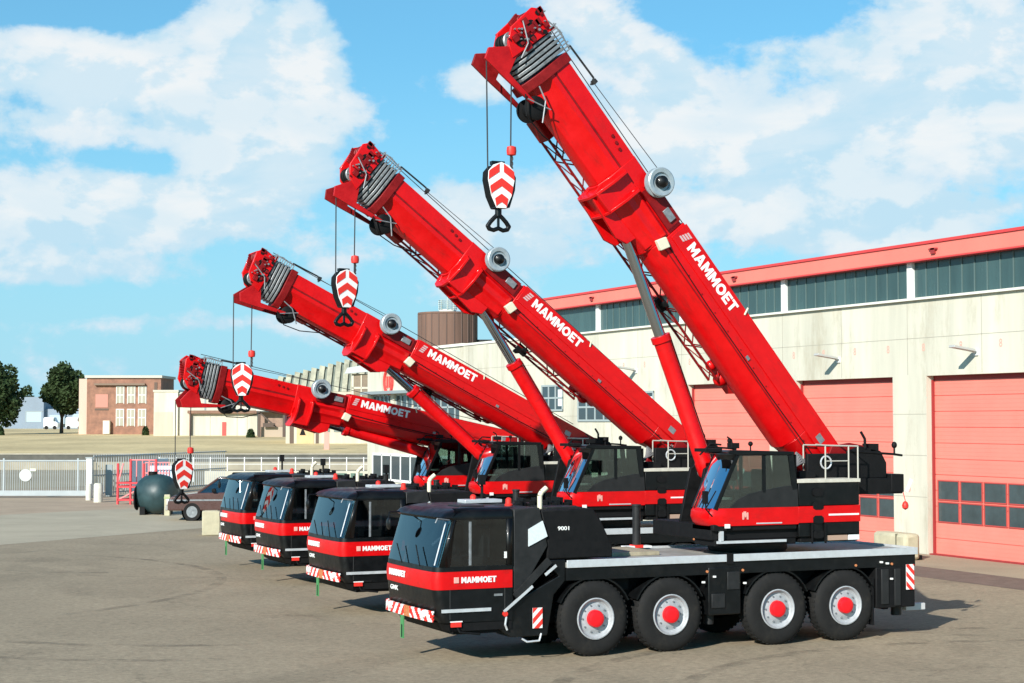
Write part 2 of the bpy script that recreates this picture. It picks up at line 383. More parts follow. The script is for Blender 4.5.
    MB().box(-1.91, -1.83, -.006, .0, 1.93, 2.05).build('sticker', WHT, cabo)
    MB().box(-3.02, -2.55, -.01, .02, .79, .83).path([(-2.9, .03, .78), (-2.8, -.0, .6), (-2.4, 0, .55)], .02).build('entry_step', BLKM, cabo)
    MB().box(-2.98, -2.78, -.02, .02, .70, .79).build('side_lamp', HAZR, cabo); MB().box(-3.0, -2.76, -.022, .02, .79, .81).build('lamp_cover', WHT, cabo)
    MB().tube((-1.9, .0, .9), (-1.9, -.04, .9), .05, 10).build('lock_knob', HAZR, root)
    MB().path([(-1.87, -.01, .85), (-1.9, -.02, .7), (-1.85, 0, .6)], .02).path([(-1.55, 0, .42), (-1.45, -.02, .36), (-1.2, -.02, .37), (-1.15, 0, .5)], .018).build('step_rail', ALU, root)
    wordmark('front_lettering', 'MAMMOET', (-3.385, 2.15, 1.52), (0, -1, .0), (0, 0, 1), .85, .12, WHT, band)
    wordmark('side_lettering', 'MAMMOET', (-2.78, -.018, 1.50), (1, 0, 0), (0, 0, 1), .70, .11, WHT, band)
    text('front_number', 'GMK', (-3.36, 2.15, 1.24), (0, -1, 0), (0, 0, 1), .42, .09, WHT, cabo, .02)
    emblem = MB().box(-2.93, -2.83, -.026, -.014, 1.50, 1.61); emblem.build('side_emblem', mat('emblem_pink', (.75, .35, .3), .6), band, .01)
    # front lower hazard board follows the bumper
    O = outline(-3.36, .2, -.02, 2.62, -1.75, -3.0)
    seg = O[7:NO-5]; n = len(seg)
    hb = MB(); mi = []
    cum = [0]
    for a, c in zip(seg, seg[1:]): cum.append(cum[-1]+math.dist(a, c))
    tot = cum[-1]; N = 150
    def at(t):
        t = min(max(t, 0), tot-1e-6)
        k = max(i for i in range(n-1) if cum[i] <= t); u = (t-cum[k])/(cum[k+1]-cum[k])
        return (seg[k][0]+(seg[k+1][0]-seg[k][0])*u, seg[k][1]+(seg[k+1][1]-seg[k][1])*u)
    rows = 6
    for r in range(rows):
        za, zb = .80+.20*r/rows, .80+.20*(r+1)/rows
        for i in range(N):
            a, c = at(tot*i/N), at(tot*(i+1)/N)
            hb.add([(a[0], a[1], za), (c[0], c[1], za), (c[0], c[1], zb), (a[0], a[1], zb)], [(0, 1, 2, 3)])
            s = i/N*tot; plate = 1.02 < s < 1.3
            k = 2 if plate else (0 if ((s+(r+.5)/rows*.2*(1 if s > 1.15 else -1)) % .30) < .15 else 1)
            mi.append(k)
    h = hb.build('bumper_hazard_band', None, root, smooth=False, mats=[WHT, HAZR, ORG], mi=mi)
    m = h.modifiers.new('s', 'SOLIDIFY'); m.thickness = .02; m.offset = -1
    MB().loft([[(x, y, z) for x, y in outline(xf, .3, .02, 2.58, -1.75, -3.0)] for z, xf in ((.62, -3.08), (.785, -3.24))], closed=True, caps=True).build('front_bumper', BLKM, root)
    MB().box(-3.37, -3.345, 1.44, 1.58, .36, .8).box(-3.375, -3.34, 1.49, 1.53, .8, .86).build('green_strap', GREEN, root)
    MB().box(-3.376, -3.37, 1.475, 1.52, .38, .62).build('strap_print', BLKM, root)
    # headlights in bumper
    for y in (.42, 2.18): MB().lathe((-3.33, y, .92), [(.001, -.06), (.06, -.06), (.08, -.03), (.08, .02)], 16, 'x').build('headlight', mat('headlamp', (.75, .75, .72), .15), root)
    # ---------------- exhaust tower and engine cover
    MB().prism([(-1.71, 1.28), (-1.71, 2.83), (-1.17, 2.85), (-1.0, 2.13), (-1.4, 1.5), (-1.66, 1.26)], .02, 2.55, 'y').build('exhaust_tower', DGRY, root, .02)
    MB().prism([(-1.41, 2.13), (-1.41, 2.45), (-1.12, 2.6), (-1.02, 2.31)], -.008, .02, 'y').build('reflector_panel', mat('panel_white', (.62, .68, .7), .5, var=.1, vscale=20), root)
    MB().prism([(-1.14, 2.8), (-.03, 2.81), (.12, 2.62), (.39, 2.1), (.39, 1.87), (-1.0, 1.87), (-1.0, 2.2)], .05, 2.5, 'y').build('engine_cover', BLKM, root, .03)
    MB().box(-.9, -.2, .3, 2.2, 2.8, 2.84).box(-.1, -.02, .4, 2.2, 2.2, 2.5).build('cover_vent', DGRY, root, .01)
    text('cover_number', '9001', (-.78, .046, 2.41), (1, 0, 0), (0, 0, 1), .24, .075, WHT, root, .02)
    MB().path([(-.94, .5, 2.78), (-.94, .5, 3.05), (-.9, .5, 3.12), (-.8, .5, 3.2)], .05, 12).build('exhaust_pipe', CREAM, root)
    MB().bar((-1.93, -.03, .94), (-1.34, -.03, 1.39), .05, .02).bar((-1.08, -.03, 1.59), (-.85, -.03, 1.76), .05, .02).build('stair_strip', ALU, root)
    MB().bar((-1.69, -.0, 1.2), (-.98, .0, 1.86), .13, .06).build('stair_rail', DGRY, root)
    for x, y in ((-1.55, .6), (-1.6, 2.2)):
        MB().lathe((x, y, 2.86), [(.075, 0), (.08, .03), (.06, .05), (.06, .13), (.03, .16), (.0001, .165)], 16, 'z').build('beacon', HAZR, root)
    MB().box(-1.9, -1.1, 1.9, 2.3, 2.86, 2.93).build('roof_bar', ALU, root, .01)
    b = MB().path([(-1.3, 2.45, 2.8), (-1.3, 2.45, 3.25)], .03).box(-1.37, -1.25, 2.38, 2.5, 3.2, 3.4); b.build('air_intake', BLKM, root)
    b = MB()
    for k in range(14): b.box(-1.2+.09*k, -1.14+.09*k+.0, 1.0+.05*(k % 3), 1.2+.1*(k % 4), 2.82, 2.88+.05*(k % 3))
    b.build('deck_fittings', BLKM, root)
    # ---------------- turntable and turret
    tt = MB().lathe((4.2, YC, 0), [(.0001, 1.8), (.78, 1.8), (.82, 1.86), (.82, 2.0), (.72, 2.02), (.72, 2.12), (.0001, 2.12)], 48, 'z').build('slew_ring', DGRY, root)
    tb = MB().box(2.62, 6.15, .12, 2.48, 2.12, 2.42).box(4.7, 6.1, .08, .6, 2.02, 2.14).box(2.7, 4.6, .1, .9, 2.0, 2.12)
    turret = tb.build('turret', BLKM, root, .015)
    MB().box(2.71, 4.31, .0, .06, 2.055, 2.105).box(2.78, 2.84, .0, .1, 2.1, 2.3).build('step_bar', ALU, turret)
    MB().box(5.3, 5.8, .02, .09, 2.05, 2.18).build('battery_box', mat('tan_box', (.4, .27, .2), .6), turret)
    MB().box(5.82, 6.09, .02, .09, 2.05, 2.18).build('white_box', WHT, turret)
    # side body
    MB().box(4.62, 6.1, .02, .8, 2.76, 3.22).box(4.62, 6.1, .02, .8, 2.14, 2.42).build('side_locker', BLK, turret, .012)
    bd = MB().prism([(4.6, 2.42), (4.6, 2.75), (6.11, 2.755), (6.11, 2.42)], .0, .8, 'y')
    bd.build('locker_band', RED, turret, .006)
    MB().box(5.33, 6.07, -.008, .0, 2.555, 2.59).build('band_line', WHT, turret)
    ld = MB()
    for z in (2.2, 2.5, 2.78, 3.05): ld.prism([(4.95, z-.07), (5.0, z-.1), (5.15, z-.1), (5.2, z-.07), (5.2, z+.02), (5.15, z+.06), (5.0, z+.06), (4.95, z+.02)], -.012, .1, 'y')
    ld.box(4.9, 4.93, -.03, .0, 2.0, 2.42).box(5.22, 5.25, -.03, .0, 2.0, 2.42).build('ladder_steps', BLKM, turret)
    MB().box(4.58, 6.12, .0, .85, 3.225, 3.30).build('walkway', mat('walkway_cream', (.55, .52, .44), .6, var=.15, vscale=6), turret, .006)
    rl = MB()
    for x, y in ((5.28, .03), (6.08, .03), (5.28, .82), (6.08, .82), (5.85, .03)): rl.tube((x, y, 3.3), (x, y, 3.97), .016, 8)
    rl.path([(5.05, .03, 4.0), (5.28, .03, 3.98), (6.08, .03, 3.96), (6.08, .82, 3.96), (5.28, .82, 3.98)], .016).path([(5.28, .03, 3.66), (5.85, .03, 3.66)], .012)
    rl.build('handrail', mat('rail_grey', (.46, .44, .38), .5), turret)
    # operator cab: x 2.55..4.55, y 0..0.88
    oc = MB()
    oc.prism([(2.62, 2.3), (2.62, 2.43), (4.58, 2.43), (4.58, 2.3)], .03, .85, 'y')
    oco = oc.build('operator_cab', BLKM, turret, .02)
    nose = MB()
    rings = []
    for z, xf in ((2.40, 2.62), (2.46, 2.55), (2.58, 2.50), (2.70, 2.52), (2.75, 2.58)):
        o = [(4.6, .0), (2.95, .0), (xf+.16, .01), (xf+.05, .07), (xf, .2), (xf-.02, .45), (xf, .7), (xf+.06, .82), (xf+.18, .88), (2.95, .89), (4.6, .89)]
        rings.append([(x, y, z) for x, y in o])
    nose.loft(rings, closed=True, caps=True); nb = nose.build('cab_band', RED, oco)
    text('cab_emblem', 'M', (3.27, -.006, 2.52), (1, 0, 0), (0, 0, 1), .14, .14, mat('emblem_pink', (.75, .35, .3), .6), nb, .04)
    MB().box(3.3, 3.36, -.006, .0, 2.6, 2.68).build('emblem_bar', mat('emblem_pink', (.75, .35, .3), .6), nb)
    MB().box(3.6, 4.2, -.01, .0, 2.425, 2.45).build('band_trim', ALU, nb)
    for y in (-.0, .86):
        MB().prism([(2.97, 2.75), (3.2, 2.93), (3.45, 3.03), (3.76, 3.09), (4.3, 3.17), (4.58, 3.18), (4.6, 2.75)], y, y+.03, 'y').build('door_panel', DGRY if y < .5 else BLKM, oco, .004)
        fr = MB().bar((2.66, y+.015, 2.73), (3.2, y+.015, 3.84), .075, .04).bar((3.79, y+.015, 3.05), (3.79, y+.015, 3.84), .07, .04)
        fr.bar((4.52, y+.015, 3.1), (4.42, y+.015, 3.84), .12, .04).bar((3.15, y+.015, 3.82), (4.45, y+.015, 3.82), .07, .04)
        fr.build('door_frame', BLK, oco)
        MB().prism([(2.7, 2.755), (3.2, 3.8), (4.42, 3.8), (4.5, 2.9), (4.5, 2.755)], y+.012, y+.018, 'y').build('side_glass', GLSO, oco)
    MB().prism([(2.93, 3.83), (3.15, 3.80), (4.5, 3.80), (4.5, 3.86), (3.1, 3.90), (2.96, 3.87)], -.015, .9, 'y').build('cab_roof', BLK, oco, .01)
    MB().box(4.54, 4.58, .03, .86, 2.75, 3.8).build('rear_wall', BLKM, oco)
    g = MB().add([(2.63, .04, 2.73), (2.57, .25, 2.73), (2.56, .65, 2.73), (2.63, .86, 2.73), (3.17, .04, 3.84), (3.12, .25, 3.84), (3.11, .65, 3.84), (3.17, .86, 3.84)], [(0, 1, 5, 4), (1, 2, 6, 5), (2, 3, 7, 6)])
    g.build('front_glass', GLSF, oco)
    MB().path([(2.52, .3, 2.74), (2.7, .25, 3.15)], .012).path([(2.52, .6, 2.74), (2.66, .58, 3.05)], .012).build('wiper', BLKM, oco)
    s = MB().box(3.5, 4.0, .2, .7, 2.75, 3.0).box(3.9, 4.05, .22, .68, 2.95, 3.5).box(3.3, 3.9, .1, .18, 2.95, 3.08).box(3.3, 3.9, .72, .8, 2.95, 3.08).box(2.9, 3.0, .55, .75, 2.8, 3.2)
    s.build('operator_seat', SEAT, oco, .03)
    MB().box(3.0, 3.25, .3, .5, 2.9, 2.95).path([(3.2, .2, 3.1), (3.2, .2, 3.25)], .02).build('console', CREAM, oco, .01)
    MB().box(3.1, 3.28, .1, .28, 3.93, 4.04).path([(3.19, .19, 3.88), (3.15, .19, 4.1), (3.05, .19, 4.16)], .018).build('work_lamp', BLKM, oco, .005)
    MB().path([(3.6, .2, 3.86), (3.6, .2, 4.0)], .015).ball((3.6, .2, 4.02), .05).build('signal_lamp', BLKM, oco)
    b = MB()
    b.path([(2.6, .5, 3.8), (2.85, .5, 4.02), (3.1, .5, 4.0)], .02).box(2.62, 3.0, .3, .75, 3.86, 3.93)
    b.build('sun_visor', BLKM, oco, .005)
    MB().box(2.86, 2.96, -.05, -.005, 2.36, 2.44).build('corner_lamp', WHT, oco)
    MB().path([(2.6, .04, 2.6), (2.42, -.02, 2.75), (2.42, -.02, 3.0)], .015).box(2.38, 2.46, -.05, .05, 2.85, 3.1).build('cab_mirror', BLKM, oco)
    # boom foot cheeks, cylinder mount
    ck = [(4.5, 2.42), (5.6, 3.3), (5.9, 3.95), (6.35, 4.02), (6.75, 3.95), (6.95, 3.5), (6.95, 2.97), (6.45, 2.95), (6.1, 2.42)]
    for y in (.68, 1.84): MB().prism(ck, y, y+.08, 'y').build('boom_cheek', REDD, turret, .01)
    for y in (.98, 1.54): MB().prism([(2.75, 2.42), (3.0, 3.5), (3.2, 3.62), (3.45, 3.5), (3.9, 2.42)], y, y+.08, 'y').build('cylinder_mount', BLKM, turret, .01)
    MB().tube((FX, .6, FZ), (FX, 2.0, FZ), .12, 20).tube((CBX, .9, CBZ), (CBX, 1.7, CBZ), .1, 20).build('pivot_pins', STEEL, turret)
    hs = MB()
    for k in range(6):
        y = .72+.05*k; hs.path([(4.7, y-.1, 3.3), (4.85+.05*k, y-.1, 3.5), (5.2, y, 3.62+.04*k), (5.6, y, 3.55), (5.9, y, 3.7+.05*k)], .022)
    hs.build('hoses', mat('hose_grey', (.16, .16, .16), .6), turret)
    MB().path([(5.62+.13*math.cos(a), .5, 3.62+.13*math.sin(a)) for a in [2*PI*k/16 for k in range(17)]], .018).build('hose_loop', ALU, turret)
    MB().box(5.2, 6.9, .55, .66, 3.3, 3.8).box(4.9, 5.3, .4, 1.0, 3.3, 3.45).build('valve_block', BLKM, turret, .02)
    # winch and counterweight carrier
    w = MB().box(6.1, 7.5, .42, 2.2, 2.95, 3.28).box(7.2, 7.52, .40, 2.22, 2.98, 3.36)
    w.prism([(6.2, 3.28), (6.2, 3.85), (6.5, 3.95), (7.0, 3.85), (7.15, 3.6), (7.15, 3.28)], .5, .62, 'y').prism([(6.2, 3.28), (6.2, 3.85), (6.5, 3.95), (7.0, 3.85), (7.15, 3.6), (7.15, 3.28)], 2.0, 2.12, 'y')
    w.build('counterweight_frame', BLKM, turret, .015)
    MB().lathe((6.65, 0, 3.55), [(.0001, .64), (.3, .64), (.3, .72), (.2, .74), (.2, 1.9), (.3, 1.92), (.3, 1.98), (.0001, 1.98)], 28).build('winch_drum', DGRY, turret)
    MB().path([(6.6, .5, 3.9), (6.6, .5, 4.1), (6.5, .5, 4.25)], .03).path([(6.2, .5, 3.85), (7.3, .5, 3.78), (7.55, .5, 3.75)], .025).box(6.75, 6.95, .5, .8, 3.85, 4.0).tube((7.35, .5, 3.75), (7.35, .5, 3.95), .02).ball((7.35, .5, 3.97), .06, 1.2).build('winch_guard', BLKM, turret)
    hazard('counterweight_board', (7.53, .38, 3.0), (.5, 0, 1), (1, 0, -.5), .3, .08, turret, .08)
    MB().path([(7.5, .42, 3.0), (7.56, .42, 2.8)], .008).lathe((7.56, .42, 2.7), [(.0001, -.1), (.06, -.06), (.07, 0), (.05, .06), (.0001, .1)], 12, 'z').build('red_float', HAZR, turret)

    # ---------------- boom (local frame: along -x, pin at origin)
    def sec(hw, top, side, bot, bw, ch=.03):   # cross section in (y, w), centred on y=0
        return [(-hw, top-side), (-hw, top-ch), (-hw+ch, top), (hw-ch, top), (hw, top-ch), (hw, top-side), (hw-.08, top-side-.1), (bw, bot+.03), (bw*.5, bot), (-bw*.5, bot), (-bw, bot+.03), (-hw+.08, top-side-.1)]
    def run(mb, u0, u1, s0, s1=None):
        s1 = s1 or s0
        return mb.loft([[(-u0, y, w) for y, w in s0], [(-u1, y, w) for y, w in s1]], closed=True, caps=True)
    B = MB()
    T = .30
    run(B, -.15, 1.2, sec(.34, T-.1, .45, -.3, .2), sec(.44, T, .72, -.68, .22))
    run(B, 1.2, 6.3, sec(.44, T, .72, -.70, .22))
    run(B, 6.3, 8.0, sec(.40, T-.04, .72, -.76, .24))
    boom = B.build('boom', RED, root, .012)
    boom.location = (FX, YC, FZ)
    b = MB().box(-6.25, .1, -.465, -.44, T-.44, T+.012).box(-6.25, .1, .44, .465, T-.44, T+.012); b.build('boom_side_plate', RED, boom, .006)
    MB().box(-6.2, .0, -.2, .2, T, T+.05).build('top_rail', REDD, boom, .005)
    b = MB()
    for sy in (-1, 1):
        b.box(-6.2, -.3, *sorted((sy*.442, sy*.452)), T-.715, T-.69)
        for k in range(12): u = .6+.48*k; b.tube((-u, sy*.44, T-.60), (-u, sy*.456, T-.60), .014, 6)
    b.build('weld_seam', REDD, boom)
    b = MB().path([(-.3, -.46, T-.62), (-2.4, -.462, T-.66), (-4.6, -.462, T-.655), (-6.3, -.46, T-.60)], .012).build('side_hose', BLKM, boom)
    MB().box(-.95, -.75, -.47, -.465, T-.34, T-.2).box(-3.3, -3.2, -.47, -.465, T-.62, T-.55).build('data_plate', STEEL, boom)
    # lower collar bulge near mid boom
    b = MB(); run(b, 6.35, 7.5, sec(.47, T-.42, .1, -.74, .3, .08), sec(.47, T-.42, .12, -.80, .3, .08)); b.build('boom_collar_body', RED, boom, .03)
    b = MB()
    for u in (7.45, 7.9):
        b.prism([(-.6, T-.5), (-.6, T-.85), (-.42, -.95), (-.2, -1.05), (.2, -1.05), (.42, -.95), (.6, T-.85), (.6, T-.5), (.45, T-.42), (-.45, T-.42)], -u-.03, -u+.03, 'x')
    b.box(-7.9, -7.45, -.44, .44, -.95, T-.45); b.build('boom_collar', RED, boom, .008)
    for y in (-.28, .2): MB().prism([(-8.0, -.6), (-7.9, -1.0), (-6.95, -1.08), (-6.7, -.95), (-6.65, -.6)], y, y+.08, 'y').build('cylinder_lug', RED, boom, .01)
    MB().prism([(-6.35, -.28), (-6.42, -.5), (-6.2, -.55), (-6.13, -.33)], -.56, -.44, 'y').build('slider_pad', CREAM, boom, .015)
    MB().box(-7.35, -6.4, -.475, -.44, T-.42, T-.05).build('recess_shade', REDD, boom)  # raised dark red plate paints the shade of the recess by the reel
    MB().box(-6.78, -6.5, -.52, -.475, T-.3, T-.14).build('junction_box', STEEL, boom, .01)
    # telescopic sections
    t = MB(); run(t, 8.0, 10.35, sec(.37, T-.05, .52, -.72, .2)); tel = t.build('boom_section', RED, boom, .01)
    MB().box(-10.3, -8.0, -.385, -.37, T-.42, T-.06).build('section_plate', RED, tel, .004)
    MB().box(-10.3, -7.95, -.376, -.368, T-.47, T-.425).build('section_seam', REDD, tel)
    t = MB()
    for u, y, w in ((8.6, -.39, .1), (8.45, -.39, .08), (8.3, -.39, .06)): t.tube((-u, y, w), (-u, y-.02, w), .035, 10)
    t.build('plugs', REDD, tel)
    t = MB()
    t.prism([(-.42, T-.0), (-.42, -.5), (-.25, -.85), (.25, -.85), (.42, -.5), (.42, T)], -10.5, -10.3, 'x'); t.build('section_collar', REDD, boom, .01)
    for k in range(5):
        u = 10.55+.095*k; h = .40-.015*k
        q = MB().prism([(-h, T+.02), (-h, -.45), (-h+.15, -.78), (h-.15, -.78), (h, -.45), (h, T+.02)], -u-.06, -u, 'x')
        q.build('section_end_ring', mat('ring_steel', (.22, .23, .235), .45, metal=.4, var=.35, vscale=9) if k % 2 == 0 else STEEL, boom, .008)
        q = MB().prism([(-h+.05, T-.02), (-h+.05, -.4), (-h+.18, -.72), (h-.18, -.72), (h-.05, -.4), (h-.05, T-.02)], -u-.1, -u-.06, 'x')
        q.build('ring_gap', BLKM, boom)
    hd = MB().prism([(-11.0, T+.05), (-11.45, T+.12), (-11.6, T-.05), (-11.55, -.35), (-11.35, -.6), (-11.05, -.72)], -.38, -.30, 'y').prism([(-11.0, T+.05), (-11.45, T+.12), (-11.6, T-.05), (-11.55, -.35), (-11.35, -.6), (-11.05, -.72)], .30, .38, 'y')
    hd.box(-11.3, -11.0, -.3, .3, -.6, T)
    head = hd.build('boom_head', RED, boom, .01)
    for c, r in (((-11.38, T-.12), .2), ((-11.3, -.42), .19)):
        for y in (-.2, -.07, .07, .2):
            MB().lathe((c[0], y, c[1]), [(.05, -.04), (r, -.04), (r-.03, -.012), (r-.03, .012), (r, .04), (.05, .04)], 24).build('sheave', (STEEL if y < -.1 else BLKM) if c[1] < 0 else REDD, head)
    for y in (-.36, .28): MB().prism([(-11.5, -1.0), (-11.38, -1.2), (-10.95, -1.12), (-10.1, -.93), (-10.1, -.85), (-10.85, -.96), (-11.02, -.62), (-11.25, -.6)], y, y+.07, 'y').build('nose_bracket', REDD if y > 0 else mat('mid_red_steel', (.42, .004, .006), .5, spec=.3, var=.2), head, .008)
    cl = MB(); rr = random.Random(3)
    for k in range(26):
        u = rr.uniform(11.02, 11.5); y = rr.choice((-.44, -.42, .38)); w = rr.uniform(-.5, T+.06); s = rr.uniform(.03, .07)
        cl.box(-u-s, -u+s, y, y+.08, w-s*rr.uniform(.5, 1.6), w+s)
    for k in range(7):
        w = -.3+.08*k; cl.tube((-11.5, -.3+.09*k, w), (-11.64, -.3+.09*k, w), .035, 8)
    cl.build('head_fittings', REDD, head, .004)  # dark red puts the head's shading into the colour of these bits
    cl = MB()
    for k in range(14):
        u = rr.uniform(10.95, 11.6); w = rr.uniform(-.6, T+.14); cl.tube((-u, -.46, w), (-u, -.40, w), rr.uniform(.012, .03), 8)
    cl.path([(-11.2, -.42, T+.05), (-10.9, -.43, T+.14), (-10.5, -.4, T+.1)], .015).path([(-11.5, -.42, -.1), (-11.1, -.46, -.3), (-10.95, -.44, -.6)], .015)
    cl.build('head_pins', STEEL, head)
    cl = MB()
    for u, w, q in ((11.35, T-.28, .09), (11.12, -.12, .07), (11.45, T-.02, .05), (11.2, -.38, .1), (11.06, T-.12, .05)): cl.tube((-u, -.40, w), (-u, -.384, w), q, 14)
    
    cl.build('head_dark_discs', BLKM, head)  # solid black discs paint the shade of dark gaps on the head plate
    cl = MB()
    for k in range(9):
        u = 10.5+.07*k; cl.tube((-u, -.43, T-.02), (-u, -.43, T+.12+.02*(k % 3)), .014, 6)
    cl.path([(-10.5, -.43, T+.1), (-11.1, -.43, T+.12)], .012); cl.build('hose_guides', STEEL, head)
    # black drum below the head
    dr = MB().lathe((-9.98, 0, -.86), [(.05, -.28), (.2, -.28), (.24, -.25), (.24, -.2), (.15, -.18), (.15, .1), (.24, .12), (.24, .18), (.05, .2)], 28)
    dr.build('black_drum', BLKM, boom)
    MB().path([(-10.3, -.42, -.62), (-10.0, -.44, -.7), (-9.7, -.42, -1.02)], .016).path([(-10.25, -.42, -.98), (-9.8, -.44, -.72)], .014).build('drum_bracket', STEEL, boom)
    MB().path([(-10.35, -.4, -.95), (-10.0, -.38, -1.2), (-9.5, -.3, -1.12), (-8.9, -.1, -.85)], .014).build('loose_cable', BLKM, boom)
    # light arm and rope along the top
    MB().path([(-10.55, -.42, T+.14), (-9.75, -.44, T+.16)], .022).path([(-9.75, -.44, T+.16), (-9.68, -.44, T+.02)], .02).lathe((-9.68, -.44, T+.12), [(.0001, -.06), (.06, -.05), (.07, .03), (.0001, .05)], 12, 'x').build('lamp_arm', DGRY, boom)
    MB().tube((-9.68, -.44, T+.1), (-7.4, -.55, T+.14), .008, 6).build('reel_cable', ROPE, boom)
    MB().tube((-11.1, 0, T+.22), (-.6, 0, T+.16), .010, 6).build('hoist_rope', ROPE, boom)
    MB().box(-4.0, -3.96, -.03, .03, T, T+.17).tube((-3.98, -.47, T-.08), (-4.05, -.5, T+.06), .02).build('rope_guide', CREAM, boom)
    # hose reel
    rl = MB().lathe((-7.3, 0, T-.04), [(.05, -.66), (.18, -.66), (.2, -.70), (.275, -.71), (.30, -.69), (.30, -.66), (.22, -.64), (.22, -.56), (.30, -.55), (.30, -.52), (.05, -.50)], 40)
    reel = rl.build('hose_reel', REELG, boom)
    MB().lathe((-7.3, 0, T-.04), [(.0001, -.82), (.07, -.81), (.12, -.76), (.13, -.66), (.0001, -.66)], 20).build('reel_hub', BLK, reel)
    MB().tube((-7.3, -.5, T-.04), (-7.3, -.4, T-.04), .08, 14).box(-7.4, -7.2, -.5, -.42, T-.3, T).build('reel_bracket', REDD, reel)
    # lettering on the boom
    wordmark('boom_lettering', 'MAMMOET', (-5.86, -.467, T-.31), (1, 0, 0), (0, 0, 1), 1.66, .235, WHT, boom)
    em = MB()
    for k in range(4): em.prism([(-6.16+.02*k, T-.29+.06*k), (-6.02+.02*k, T-.29+.06*k), (-6.0+.02*k, T-.25+.06*k), (-6.14+.02*k, T-.25+.06*k)], -.472, -.465, 'y')
    em.build('boom_emblem', mat('emblem_grey', (.55, .4, .4), .6), boom)
    # stowed lattice jib along far lower side
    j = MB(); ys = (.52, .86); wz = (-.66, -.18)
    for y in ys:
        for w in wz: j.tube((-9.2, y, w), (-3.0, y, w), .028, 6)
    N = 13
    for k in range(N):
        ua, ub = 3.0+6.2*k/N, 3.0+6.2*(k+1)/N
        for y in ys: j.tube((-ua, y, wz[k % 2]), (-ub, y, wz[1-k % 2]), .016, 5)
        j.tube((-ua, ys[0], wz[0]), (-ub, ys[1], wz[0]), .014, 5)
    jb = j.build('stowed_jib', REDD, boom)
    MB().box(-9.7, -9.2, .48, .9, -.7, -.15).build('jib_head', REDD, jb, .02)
    MB().ball((-2.9, .69, -.5), .17).ball((-3.3, .6, -.55), .12).box(-3.2, -2.5, .5, .9, -.5, -.3).build('jib_foot', RED, jb)
    MB().box(-5.1, -5.0, .3, .95, -.76, -.69).box(-5.2, -4.9, .5, .6, -.8, -.6).build('jib_bracket', BLKM, jb)
    # lift cylinder (local: along +z from foot pin)
    cy = MB().lathe((0, 0, 0), [(.0001, -.12), (.14, -.1), (.19, .0), (.19, .25), (.175, .28), (.175, 2.85), (.205, 2.87), (.205, 3.0), (.12, 3.0)], 28, 'z')
    cyl = cy.build('lift_cylinder', RED, root); cyl.location = (CBX, YC, CBZ)
    rod = MB().tube((0, 0, -3.0), (0, 0, 0), .115, 24).tube((0, -.16, 0), (0, .16, 0), .14, 20); rod.build('piston_rod', CHROME, cyl)
    MB().path([(.2, 0, .4), (.21, 0, 2.9)], .02).build('cylinder_pipe', REDD, cyl)
    return root

def kids(o): return [c for c in bpy.data.objects if c.parent == o]
def copy_tree(o, parent=None):
    c = o.copy(); C.objects.link(c); c.parent = parent
    for ch in KIDS.get(o.name, []): copy_tree(ch, c)
    return c
def pose(root, ang, dfx=0, dfz=0):
    """set boom angle and cylinder; returns the nose point in crane coordinates"""
    a = R(ang)
    boom = [c for c in root.children if c.name.startswith('boom') and c.name.split('.')[0] == 'boom'][0]
    cyl = [c for c in root.children if c.name.startswith('lift_cylinder')][0]
    rod = [c for c in cyl.children if c.name.startswith('piston_rod')][0]
    fx, fz = FX+dfx, FZ+dfz
    boom.location = (fx, YC, fz); boom.rotation_euler = (0, a, 0)
    def pt(u, w): return (fx-u*math.cos(a)+w*math.sin(a), fz+u*math.sin(a)+w*math.cos(a))
    px, pz = pt(PU, PW); dx, dz = px-CBX, pz-CBZ; L = math.hypot(dx, dz)
    cyl.rotation_euler = (0, math.atan2(dx, dz), 0); rod.location = (0, 0, L)
    return pt(11.3, -1.05), pt(11.1, -1.1)

proto = make_crane()
KIDS = {}
for o in bpy.data.objects:
    if o.parent: KIDS.setdefault(o.parent.name, []).append(o)
OFF = [(0, 0), (.986, 8.189), (1.845, 15.739), (2.302, 21.284)]
ANG = [50.85, 38.1, 26.8, 12.0]
LBL = ['nearest red and black mobile crane, boom raised steepest, all four side wheels in view',
       'second nearest red and black mobile crane in the row, boom at about forty degrees',
       'red and black mobile crane third from the front, its boom below the round brown silo',
       'red and black mobile crane farthest back in the row with its boom almost level']
HLBL = ['red and white chevron hook block hanging highest, in the sky under the steepest boom tip',
        'chevron hook block hanging from the second steepest boom, in front of the third boom',
        'chevron hook block hanging in front of the almost level lowest boom',
        'lowest chevron hook block, hanging beside the dark green tank and the parked car']
cranes = [proto]+[copy_tree(proto) for _ in range(3)]
bpy.context.view_layer.update()

